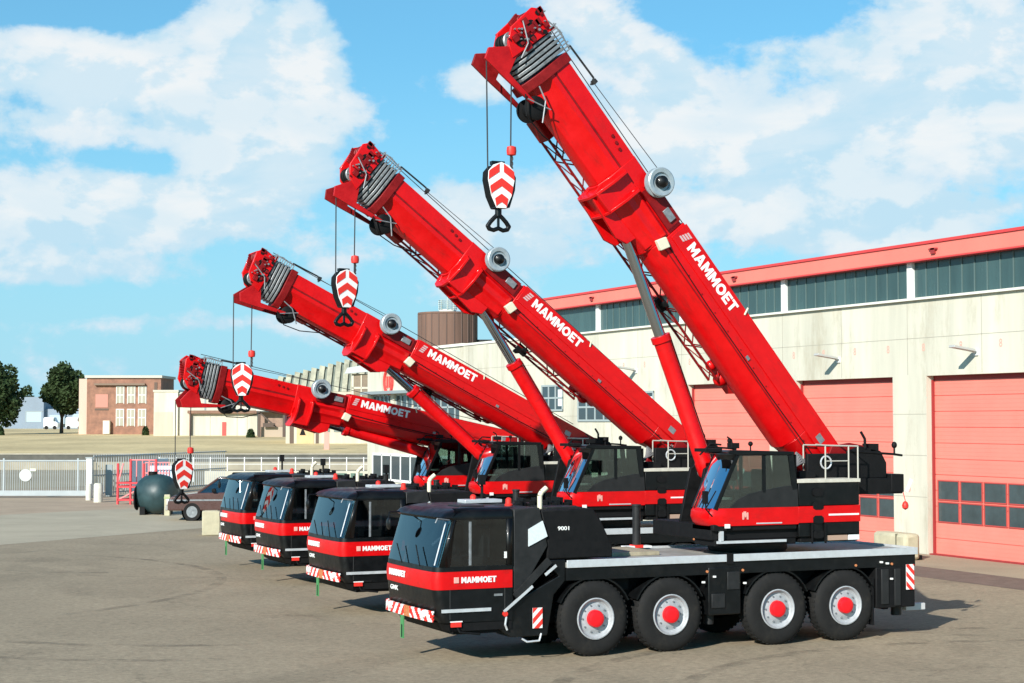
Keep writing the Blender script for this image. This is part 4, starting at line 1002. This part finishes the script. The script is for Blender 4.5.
MB().prism([(X(300), Zp(435)), (X(303), Zp(427)), (X(306), Zp(435))], -.1, -.05, 'y').build('black_triangle', BLKM, sw)
MB().box(X(290), X(294), -.04, 0, -.3, Zp(408)).box(X(316), X(319), -.04, 0, -.3, Zp(404)).build('dark_pipe', mat('strip_dark', (.12, .08, .06), .8), sw)
for i, px in enumerate((322, 334, 345)): MB().box(X(px), X(px+8), -.05, 0, Zp(432), Zp(408)).build('works_window', mat('works_glass', (.2, .22, .2), .3, var=.3, vscale=2), sw)

p = placed('red_post', 'thin pink red post standing on the field in front of the works', 'post', 327, 172, gz(172))
MB().box(-.25, .25, -.1, .1, -.2, 1.7).build('post_face', mat('post_pink', (.8, .3, .25), .7), p); MB().box(-.06, .06, -.02, .1, 1.7, 2.0).build('post_top', mat('post_pink', (.8, .3, .25), .7), p)

D = 330; k = mpp(D); z0_ = 3.0
wb = placed('pale_blue_warehouse', 'pale blue grey industrial shed behind the two big trees', 'building', -10, D, z0_)
def X(px): return (px+10)*k
def Zp(py): return zat(py, D)-z0_
BLG = mat('blue_grey_sheet', (.20, .25, .31), .6, var=.1, vscale=.3)
MB().box(X(-10), X(44), 0, 20, -1, Zp(397)).build('main_hall', BLG, wb)
MB().box(X(44), X(86), 1, 18, -1, Zp(409)).build('low_hall', mat('blue_grey_dark', (.22, .27, .33), .6), wb)
for px, a, c in ((27, 412, 422), (50, 415, 424), (73, 414, 424)): MB().box(X(px), X(px+15), -.05, 1, Zp(c), Zp(a)).build('loading_door', mat('door_pale', (.36, .45, .52), .5), wb)
MB().box(X(26), X(43), -.06, 0, Zp(412), Zp(411)).box(X(26), X(27), -.06, 0, Zp(422), Zp(412)).build('door_trim', GREYF, wb)
# vans
for px, w_, lab in ((44, 14, 'white van parked left of the round tree trunk beyond the field'), (66, 17, 'white van with dark windows parked right of the round tree trunk')):
    D = 300; k = mpp(D); v = placed('van', lab, 'van', px, D, 3.0, group='white vans beyond the field')
    L_ = w_*k
    MB().prism([(0, .35), (0, 1.9), (.15, 2.1), (L_*.72, 2.1), (L_*.86, 1.35), (L_, 1.15), (L_, .35)], 0, 1.8, 'y').build('body', WHT, v, .05)
    MB().prism([(L_*.70, 1.35), (L_*.70, 1.95), (L_*.75, 1.95), (L_*.84, 1.38)], -.02, 0, 'y').build('window', GLD, v)
    for x in (.5, L_-.5): MB().lathe((x, -.02, .33), [(.0001, 0), (.33, 0), (.33, .2), (.0001, .2)], 18).build('wheel', TYRE, v)

# ------------------------------------------------------------------ trees
LEAF = mat('leaf_green', (.036, .058, .020), .7, var=.5, vscale=1.2, spec=.2)
BARK = mat('bark', (.07, .05, .035), .9, var=.3, vscale=3)
def tree(name, label, px, base_py, D, cw, top_py, seed, trunk_h, lobes=26, leaves=7000, squash=1., group='trees beyond the field'):
    z = gz(D) if D < 240 else 3.0
    t = placed(name, label, 'tree', px, D, z, group=group)
    k = mpp(D); H = zat(top_py, D)-z; rw = cw*k/2; rr = random.Random(seed)
    tr = MB().tube((0, 0, -.3), (rr.uniform(-.2, .2), 0, trunk_h), .28, 10, .2)
    cz = (H+trunk_h)/2+.3; rh = (H-trunk_h)/2+.3
    cs = []
    for i in range(lobes):
        a = rr.uniform(0, 2*PI); e = math.asin(rr.uniform(-.85, 1)); q = rr.uniform(.4, .78)
        c = Vector((rw*q*math.cos(a)*math.cos(e), rw*q*math.sin(a)*math.cos(e), cz+rh*q*math.sin(e)*squash)); cs.append((c, rr.uniform(.30, .46)*min(rw, rh)))
        if i % 2 == 0: tr.path([(0, 0, trunk_h*.8), tuple(Vector((0, 0, trunk_h*.8)).lerp(c, .5)+Vector((0, 0, .3))), tuple(c)], .07, 6)
    tr.build('trunk', BARK, t)
    lf = MB(); vs = []; fs = []
    for i in range(leaves):
        c, r_ = rr.choice(cs)
        d = Vector((rr.gauss(0, 1), rr.gauss(0, 1), rr.gauss(0, 1))).normalized()*r_*(rr.uniform(.5, 1.0)**.6)*rr.choice((1, 1, 1, 1.12))
        p_ = c+d; s_ = rr.uniform(.16, .34)
        a = Vector((rr.gauss(0, 1), rr.gauss(0, 1), rr.gauss(0, 1))).normalized(); bb = a.orthogonal().normalized()
        n = len(vs); vs += [tuple(p_+a*s_), tuple(p_+bb*s_*.7), tuple(p_-a*s_), tuple(p_-bb*s_*.7)]; fs.append((n, n+1, n+2, n+3))
    lf.add(vs, fs); lf.build('crown', LEAF, t, smooth=False)
tree('broadleaf_tree', 'round crowned dark green tree left of the brick office', 62, 431, 245, 46, 366, 5, 1.9, 34, 9000)
tree('broadleaf_tree', 'tall dark tree cut by the left edge of the photo', -4, 431, 235, 52, 358, 11, .2, 46, 12000)
tree('broadleaf_tree', 'small distant tree showing between the two big trees', 27, 431, 420, 24, 386, 13, 2.0, 14, 2500)
for i, (px, w_, lab) in enumerate(((0, 10, 'low bush at the foot of the tree on the left edge'), (146, 7, 'dark bush in front of the brick office corner'), (251, 9, 'dark bush at the right end of the pale warehouse'))):
    D = 228 if i != 2 else 212; k = mpp(D); s = placed('bush', lab, 'bush', px, D, gz(D)-.2, group='bushes on the field edge')
    rr = random.Random(20+i); lf = MB(); vs = []; fs = []
    for j in range(700):
        d = Vector((rr.gauss(0, 1), rr.gauss(0, 1), abs(rr.gauss(0, 1)))).normalized()*rr.uniform(.5, 1)
        p_ = Vector((d.x*w_*k/2, d.y*w_*k/2, d.z*1.3)); a = Vector((rr.gauss(0, 1), rr.gauss(0, 1), rr.gauss(0, 1))).normalized()*.14; bb = a.orthogonal().normalized()*.1
        n = len(vs); vs += [tuple(p_+a), tuple(p_+bb), tuple(p_-a), tuple(p_-bb)]; fs.append((n, n+1, n+2, n+3))
    lf.add(vs, fs); lf.build('foliage', LEAF, s, smooth=False)
    MB().tube((0, 0, -.1), (0, 0, .8), .06, 6).build('stem', BARK, s)

# ------------------------------------------------------------------ gate, fences, bollards
GALV = mat('galvanised', (.36, .39, .40), .5, metal=.1, var=.06, vscale=2)
D0 = 101; k = mpp(D0)
g = placed('sliding_gate', 'long white galvanised bar gate with a round sign at the left', 'gate', 0, D0, 0)
b = MB().box(-6, 90*k, -.06, .06, .12, .42).box(-6, 90*k, -.05, .05, 2.12, 2.2); b.build('gate_rails', GALV, g)
b = MB(); n = 86
for i in range(n): x = -6+(90*k+6)*i/n; b.box(x-.011, x+.011, -.011, .011, .42, 2.13)
b.build('gate_bars', GALV, g)
b = MB()
for px in (-50, 5, 79): b.box(px*k-.05, px*k+.05, -.04, .04, .12, 2.3)
b.build('gate_posts', GALV, g)
sg = MB().lathe((27*k, -.07, zat(475, D0)), [(.0001, -.01), (.36, -.01), (.36, .01), (.0001, .01)], 28).build('round_sign', mat('sign_grey_white', (.5, .52, .5), .6), g)
MB().box(27*k+.25, 27*k+.6, -.08, -.06, zat(471, D0), zat(470, D0)+.1).build('sign_tab', mat('sign_pale', (.6, .62, .5), .6), g)
gp = placed('gate_post', 'white square gate post at the right end of the bar gate', 'post', 90.5, D0-.5, 0)
MB().box(-.16, .16, -.15, .15, 0, zat(458, D0)).build('post', WHT, gp, .01); MB().box(-.2, .2, -.19, .19, zat(458, D0), zat(457, D0)).build('post_cap', GALV, gp)
# mesh fence running back from gate post to right
fn = placed('bar_fence', 'white bar fence running behind the red rack and the dark tank', 'fence', 93, 101, 0)
pA = Vector((0, 0)); k = mpp(101)
b = MB(); pa = Vector((.1, 0)); pb = Vector((5.2, 16)); n = 60
for i in range(n): q = pa.lerp(pb, i/n); b.box(q.x-.016, q.x+.016, q.y-.016, q.y+.016, .1, 2.5)
for z in (.25, 1.3, 2.42): b.bar((pa.x, pa.y, z), (pb.x, pb.y, z), .06, .05)
b.build('fence_bars', GALV, fn)
MB().bar((1.6, 2.8, 1.2), (3.0, 7.2, 1.2), 1.9, .03).build('pale_blue_panel', mat('panel_blue', (.55, .68, .78), .5), fn)
MB().box(.55, .95, 1.0, 1.1, .1, 1.9).build('grey_cabinet', GREYF, fn)
rl = placed('quay_railing', 'low white railing along the far edge of the paving behind the cranes', 'railing', 200, 128)
b = MB(); k = mpp(128)
for px in range(-40, 175, 17): b.box(px*k-.03, px*k+.03, -.03, .03, -.02, zat(457, 128))
for z in (zat(458, 128), zat(464, 128)): b.box(-40*k, 170*k, -.01, .01, z-.015, z+.015)
b.build('railing_bars', WHT, rl)
ln = placed('low_concrete_wall', 'long low pale concrete wall behind the row of crane cabs', 'wall', 205, 122)
b = MB().box(0, 165*mpp(122), 0, .5, -.02, .95); b.build('wall_block', mat('pale_concrete', (.50, .47, .38), .85, var=.15, vscale=.8), ln, .03)
b = MB(); k = mpp(122)
for i in range(7): b.box((50+i*16)*k, (62+i*16)*k, -.02, .0, .35, .8)
b.build('dark_slots', mat('slot_green', (.10, .17, .13), .6), ln)
for i, (px, bp, h_, w_, lab) in enumerate(((90, 500, .95, .34, 'pale concrete bollard touching the gate post'), (99.5, 502, 1.05, .5, 'wider concrete bollard just right of the gate post'), (110, 496, .75, .36, 'small grey bollard beside the red rack'))):
    D = CH*f_px/(bp-HY); s = placed('bollard', lab, 'bollard', px, D, 0, group='bollards at the gate')
    MB().lathe((0, 0, 0), [(w_/2, 0), (w_/2, h_-.08), (w_/2-.06, h_), (.0001, h_+.01)], 18, 'z').build('bollard_body', mat('bollard_pale', (.56, .54, .46), .8, var=.15, vscale=4) if i < 2 else GREYF, s)

# red rack
D = 93; k = mpp(D)
s = placed('steel_rack', 'red painted tubular steel rack standing left of the dark tank', 'rack', 119, D, 0, R(-14))
W_ = 1.5; rd = mat('rack_red', (.62, .03, .04), .5); b = MB()
for x in (0, W_):
    for y in (0, 1.5): b.box(x-.05, x+.05, y-.05, y+.05, 0, 2.4 if y else 2.2)
b.box(W_/2-.04, W_/2+.04, -.04, .04, 0, 1.1)
for z in (.25, .95, 1.15): b.box(0, W_, -.05, .05, z-.05, z+.05).box(-.04, .04, 0, 1.5, z-.05, z+.05)
b.build('rack_frame', rd, s)
b = MB()
for x in (0, .35, .7, 1.1, W_): b.tube((x, 1.5, 1.1), (x, 1.5, 2.35), .035)
b.tube((0, 1.5, 2.35), (W_, 1.5, 2.35), .035).bar((0, 0, 1.1), (.3, 0, 2.2), .07, .05).bar((W_, 0, .95), (0, 0, .25), .06, .04)
b.build('rack_uprights', mat('rack_pink', (.75, .22, .22), .6), s)
s = placed('pallet_cage', 'faded pink mesh cage behind the red rack', 'cage', 146, 99, 0)
b = MB()
for i in range(9): b.box(.17*i-.02, .17*i+.02, 0, .04, .0, 2.1)
for z in (.2, .8, 1.5, 2.1): b.box(0, 1.4, -.02, .02, z-.03, z+.03)
b.build('cage_mesh', mat('rack_pink', (.75, .22, .22), .6), s)
MB().box(0, 1.4, .8, .84, .1, 1.9).build('back_panel', mat('panel_blue', (.55, .68, .78), .5), s)
# tank
D = CH*f_px/(514-HY); k = mpp(D)
s = placed('round_tank', 'dark green round steel tank between the red rack and the maroon car', 'tank', 158, D, 0)
TK = mat('tank_green', (.022, .05, .055), .5, var=.3, vscale=2)
o = MB().lathe((0, 0, .98), [(.0001, -.98), (.35, -.96), (.7, -.82), (.88, -.55), (.95, -.2), (.95, .2), (.88, .55), (.7, .82), (.35, .96), (.0001, .98)], 32, 'x').build('tank_shell', TK, s)
o.rotation_euler = (0, 0, R(-25))
MB().tube((-.2, 0, 1.85), (-.2, 0, 2.05), .22, 16).build('manhole', BLKM, s)
MB().box(-.7, -.45, -.6, .6, 0, .4).box(.4, .65, -.6, .6, 0, .35).build('cradle', BLKM, s)
MB().lathe((-.92, -.2, .8), [(.0001, -.05), (.55, -.05), (.6, .02), (.0001, .02)], 24, 'x').build('end_flange', BLKM, s)
# ------------------------------------------------------------------ parked car
D = CH*f_px/(521-HY); k = mpp(D)
car = placed('parked_car', 'maroon estate car with a grey side stripe parked behind the farthest crane cab', 'car', 169, D+.2, 0, R(6)); car.scale = (1.25, 1.25, 1.32)
MAR = mat('car_maroon', (.085, .042, .036), .3, coat=.5, var=.05)
sidep = [(0, .35), (-.02, .62), (.08, .82), (.95, .93), (1.1, .95), (3.9, .98), (4.45, .95), (4.5, .5), (4.4, .32)]
b = MB().prism(sidep, 0, 1.7, 'y'); body = b.build('car_body', MAR, car, .05)
top = MB(); lo = [(1.05, .06, .95), (4.35, .06, .97), (4.35, 1.64, .97), (1.05, 1.64, .95)]; hi = [(1.75, .2, 1.42), (4.05, .2, 1.44), (4.05, 1.5, 1.44), (1.75, 1.5, 1.42)]
top.add(lo+hi, [(0, 1, 5, 4), (1, 2, 6, 5), (2, 3, 7, 6), (3, 0, 4, 7)]); top.build('car_windows', GLSF, car)
MB().box(1.72, 4.08, .18, 1.52, 1.42, 1.47).build('car_roof', MAR, car, .03)
pl_ = MB()
for (a, c) in ((0, 4), (3, 7), (1, 5), (2, 6)): pl_.tube(lo[a], hi[c-4], .04, 6)
for x in (2.55, 3.4):
    for y, yy in ((.06, .2), (1.64, 1.5)): pl_.tube((x, y, .96), (x, yy, 1.43), .035, 6)
pl_.build('car_pillars', MAR, car)
MB().box(1.9, 2.3, .3, .75, .9, 1.2).box(1.9, 2.3, .95, 1.4, .9, 1.2).build('car_seats', SEAT, car, .03)
MB().box(.05, 4.4, -.012, .0, .68, .73).build('side_stripe', STEEL, car)
MB().box(-.1, .0, .05, 1.65, .36, .52).build('bumper', mat('bumper_grey', (.35, .33, .30), .5), car, .02)
MB().box(-.04, .02, .45, 1.25, .56, .72).build('grille', BLKM, car)
for y in (.1, 1.3): MB().box(-.05, .05, y, y+.32, .56, .74).build('headlight', mat('headlamp', (.75, .75, .72), .15), car, .01)
for x in (.85, 3.6):
    for y, s_ in ((-.01, 1), (1.71, -1)):
        w = MB().lathe((x, y, .31), [(.19, .01*s_), (.3, 0), (.31, .05*s_), (.31, .18*s_), (.15, .19*s_)], 28, caps=False).build('wheel', TYRE, car)
        MB().lathe((x, y, .31), [(.0001, .0), (.07, -.004*s_), (.09, .02*s_), (.17, .015*s_), (.195, .0)], 20).build('hub_cap', STEEL, w)
        MB().lathe((x, y+.004*s_, .33), [(.37, 0), (.37, .12*s_), (.3, .12*s_)], 28, caps=False).build('wheel_arch', BLKM, w)
MB().box(1.55, 1.7, -.12, .0, .98, 1.1).build('door_mirror', BLKM, car, .02)
# concrete blocks
CBM = mat('block_cream', (.46, .42, .29), .85, var=.15, vscale=3)
D = CH*f_px/(535-HY); s = placed('concrete_block', 'cream concrete block between the maroon car and the farthest crane cab', 'concrete block', 211, D, 0, R(10))
MB().box(-.3, .4, 0, .6, 0, .95).build('block', CBM, s, .04); MB().box(-.2, .3, .1, .5, .95, .97).build('worn_top', CONC, s)
D = CH*f_px/(513-HY); s = placed('short_post', 'short cream post in front of the maroon car nose', 'post', 168.5, D-2, 0)
MB().box(-.13, .13, -.1, .1, 0, 1.0).build('post_body', CBM, s, .02); MB().box(-.14, .14, -.11, .11, .8, .9).build('post_band', mat('olive', (.35, .4, .2), .7), s)
s = thing('barrier_block', 'rounded yellow cream concrete barrier block before the pillar, just beyond the nearest crane', 'concrete block', (19.6, 16.75, 0), R(90))
MB().box(-.88, .88, -.3, .3, 0, .86).build('barrier', CBM, s, .12)
MB().box(-.42, -.36, -.31, .31, .02, .84).build('barrier_joint', mat('joint_dark', (.16, .15, .1), .9), s)
MB().box(-.8, -.55, -.42, -.3, .0, .16).box(.5, .75, -.42, -.3, 0, .16).build('lifting_slots', BLKM, s)

# ------------------------------------------------------------------ sky, sun
W = bpy.data.worlds.new('World'); sc.world = W; W.use_nodes = True; nt = W.node_tree; nt.nodes.clear()
sd = Vector((.701, .545, -.4595)).normalized()       # light travel direction
elev = math.asin(-sd.z); sx, sy = -sd.x, -sd.y
sky = nt.nodes.new('ShaderNodeTexSky'); sky.sky_type = 'NISHITA'; sky.sun_disc = False
sky.sun_elevation = elev; sky.sun_rotation = math.atan2(sx, sy); sky.air_density = 1.0; sky.dust_density = .6; sky.ozone_density = 2.0
out = nt.nodes.new('ShaderNodeOutputWorld'); bg = nt.nodes.new('ShaderNodeBackground'); nt.links.new(bg.outputs[0], out.inputs[0])
def N(t, **kw):
    n = nt.nodes.new('ShaderNode'+t)
    for k_, v_ in kw.items(): setattr(n, k_, v_)
    return n
def M(op, a, b_=None, c_=None, clamp=False):
    n = N('Math', operation=op, use_clamp=clamp)
    for i, v_ in enumerate((a, b_, c_)):
        if v_ is None: continue
        if isinstance(v_, (int, float)): n.inputs[i].default_value = v_
        else: nt.links.new(v_, n.inputs[i])
    return n.outputs[0]
def smooth(v_, a, b_, lo=0, hi=1):
    n = N('MapRange', interpolation_type='SMOOTHSTEP'); nt.links.new(v_, n.inputs[0])
    for i, q in enumerate((a, b_, lo, hi)): n.inputs[i+1].default_value = q
    return n.outputs[0]
tc = N('TexCoord'); rot = N('Mapping', vector_type='POINT'); rot.inputs['Rotation'].default_value = (0, 0, -psi)
nt.links.new(tc.outputs['Generated'], rot.inputs[0])     # sky direction turned so +x is the compass bearing of the hall
sp = N('SeparateXYZ'); nt.links.new(rot.outputs[0], sp.inputs[0])
dx, dy, dz = sp.outputs
az = M('ARCTAN2', dy, dx)                # azimuth, left positive
el = M('ARCSINE', dz)
cv = N('CombineXYZ'); nt.links.new(az, cv.inputs[0]); nt.links.new(el, cv.inputs[1])
def noise(sx_, sy_, off, detail, rough, dist):
    mp = N('Mapping'); mp.inputs['Scale'].default_value = (sx_, sy_, 1); mp.inputs['Location'].default_value = off
    nt.links.new(cv.outputs[0], mp.inputs[0]); n = N('TexNoise'); n.inputs['Scale'].default_value = 1; n.inputs['Detail'].default_value = detail
    n.inputs['Roughness'].default_value = rough; n.inputs['Distortion'].default_value = dist; nt.links.new(mp.outputs[0], n.inputs[0]); return n.outputs[0]
n1 = noise(15, 23, (3.1, 1.7, 0), 12, .58, .15)
n1b = noise(15, 23, (3.1+15*.010, 1.7+23*.014, 0), 12, .58, .15)
n2 = noise(5, 9, (7.3, 2.2, .5), 4, .5, .2)
n3 = noise(46, 60, (1.3, 8.2, .5), 9, .62, .2)
relief = smooth(M('SUBTRACT', n1, n1b), -.07, .05)
# cloud banks: (azimuth rad, elevation rad, half width, half height, strength)
banks = []
def bank(px, py, rx, ry, s):
    banks.append((math.atan((512-px)/f_px), math.atan((HY-py)/f_px), rx/f_px, ry/f_px, s))
bank(250, 65, 130, 75, .8); bank(60, 75, 60, 40, .4); bank(130, 215, 150, 35, .35); bank(262, 175, 50, 35, .6); bank(40, 120, 130, 60, .35); bank(170, 210, 190, 50, .45); bank(265, 170, 60, 30, .4)
bank(830, 130, 210, 90, .75); bank(660, 90, 70, 90, .35); bank(980, 60, 90, 90, .5); bank(590, 20, 70, 45, .45); bank(470, 75, 50, 35, .45)
bank(800, 220, 300, 40, .35); bank(450, 240, 120, 60, .2); bank(70, 12, 130, 24, -.7); bank(400, 20, 70, 40, -.6); bank(745, 12, 90, 18, -.6); bank(330, 215, 60, 30, -.35); bank(90, 155, 90, 16, -.2)
bank(400, 120, 60, 60, -.25); bank(70, 275, 130, 20, .55); bank(250, 325, 160, 14, .45); bank(130, 170, 90, 18, -.5); bank(20, 110, 50, 20, -.3); bank(800, 95, 60, 22, -.35); bank(900, 185, 110, 14, -.3); bank(410, 205, 50, 22, .4); bank(560, 250, 90, 30, .3)
acc = None
for a_, e_, rx, ry, s_ in banks:
    u = M('DIVIDE', M('SUBTRACT', az, a_), rx); v_ = M('DIVIDE', M('SUBTRACT', el, e_), ry)
    g_ = M('MULTIPLY', M('EXPONENT', M('MULTIPLY', M('ADD', M('MULTIPLY', u, u), M('MULTIPLY', v_, v_)), -1.0)), s_)
    acc = g_ if acc is None else M('ADD', acc, g_)
base = M('ADD', M('MULTIPLY', n1, .9), M('MULTIPLY', n2, .6)); base = M('ADD', base, M('MULTIPLY', n3, .34))
dens = M('SUBTRACT', M('ADD', base, M('MULTIPLY', acc, .62)), smooth(el, .30, .60, 0, .45))
cov = M('MULTIPLY', smooth(dens, 1.0, 1.17), smooth(dx, -.2, .4))
thick = smooth(dens, 1.06, 1.34)
haze = M('MULTIPLY', smooth(el, -.02, .24, .92, .25), M('MULTIPLY', smooth(el, .25, .6, 1, 0), smooth(dx, -.3, .5, .15, 1)))
cover = M('MULTIPLY', cov, .95)
shade = M('ADD', M('MULTIPLY', relief, .62), smooth(noise(9, 26, (2.0, 4.4, 1.0), 6, .55, .4), .40, .60, .0, .38))
colr = N('Mix', data_type='RGBA'); nt.links.new(thick, colr.inputs[0])
colr.inputs[6].default_value = (7.0, 8.4, 9.4, 1); colr.inputs[7].default_value = (9.2, 9.5, 9.6, 1)
cs_ = N('Mix', data_type='RGBA'); nt.links.new(shade, cs_.inputs[0]); cs_.inputs[6].default_value = (5.6, 7.9, 9.3, 1); nt.links.new(colr.outputs[2], cs_.inputs[7])
tint = N('Mix', data_type='RGBA', blend_type='MULTIPLY'); tint.inputs[0].default_value = 1; nt.links.new(sky.outputs[0], tint.inputs[6]); tint.inputs[7].default_value = (.42, 1.22, 1.48, 1)
hz = N('Mix', data_type='RGBA'); nt.links.new(haze, hz.inputs[0]); nt.links.new(tint.outputs[2], hz.inputs[6]); hz.inputs[7].default_value = (4.4, 7.6, 9.4, 1)
mx = N('Mix', data_type='RGBA'); nt.links.new(cover, mx.inputs[0]); nt.links.new(hz.outputs[2], mx.inputs[6]); nt.links.new(cs_.outputs[2], mx.inputs[7])
nt.links.new(mx.outputs[2], bg.inputs[0]); bg.inputs[1].default_value = .073
sun = bpy.data.lights.new('sun', 'SUN'); sun.energy = 5.0; sun.angle = R(.5); sun.color = (1, .955, .88)
so = bpy.data.objects.new('sun', sun); C.objects.link(so); so.rotation_euler = sd.to_track_quat('-Z', 'Y').to_euler()

sc.render.engine = 'CYCLES'
sc.view_settings.view_transform = 'Standard'; sc.view_settings.look = 'None'; sc.view_settings.exposure = .42; sc.view_settings.gamma = 1
sc.view_settings.use_curve_mapping = False
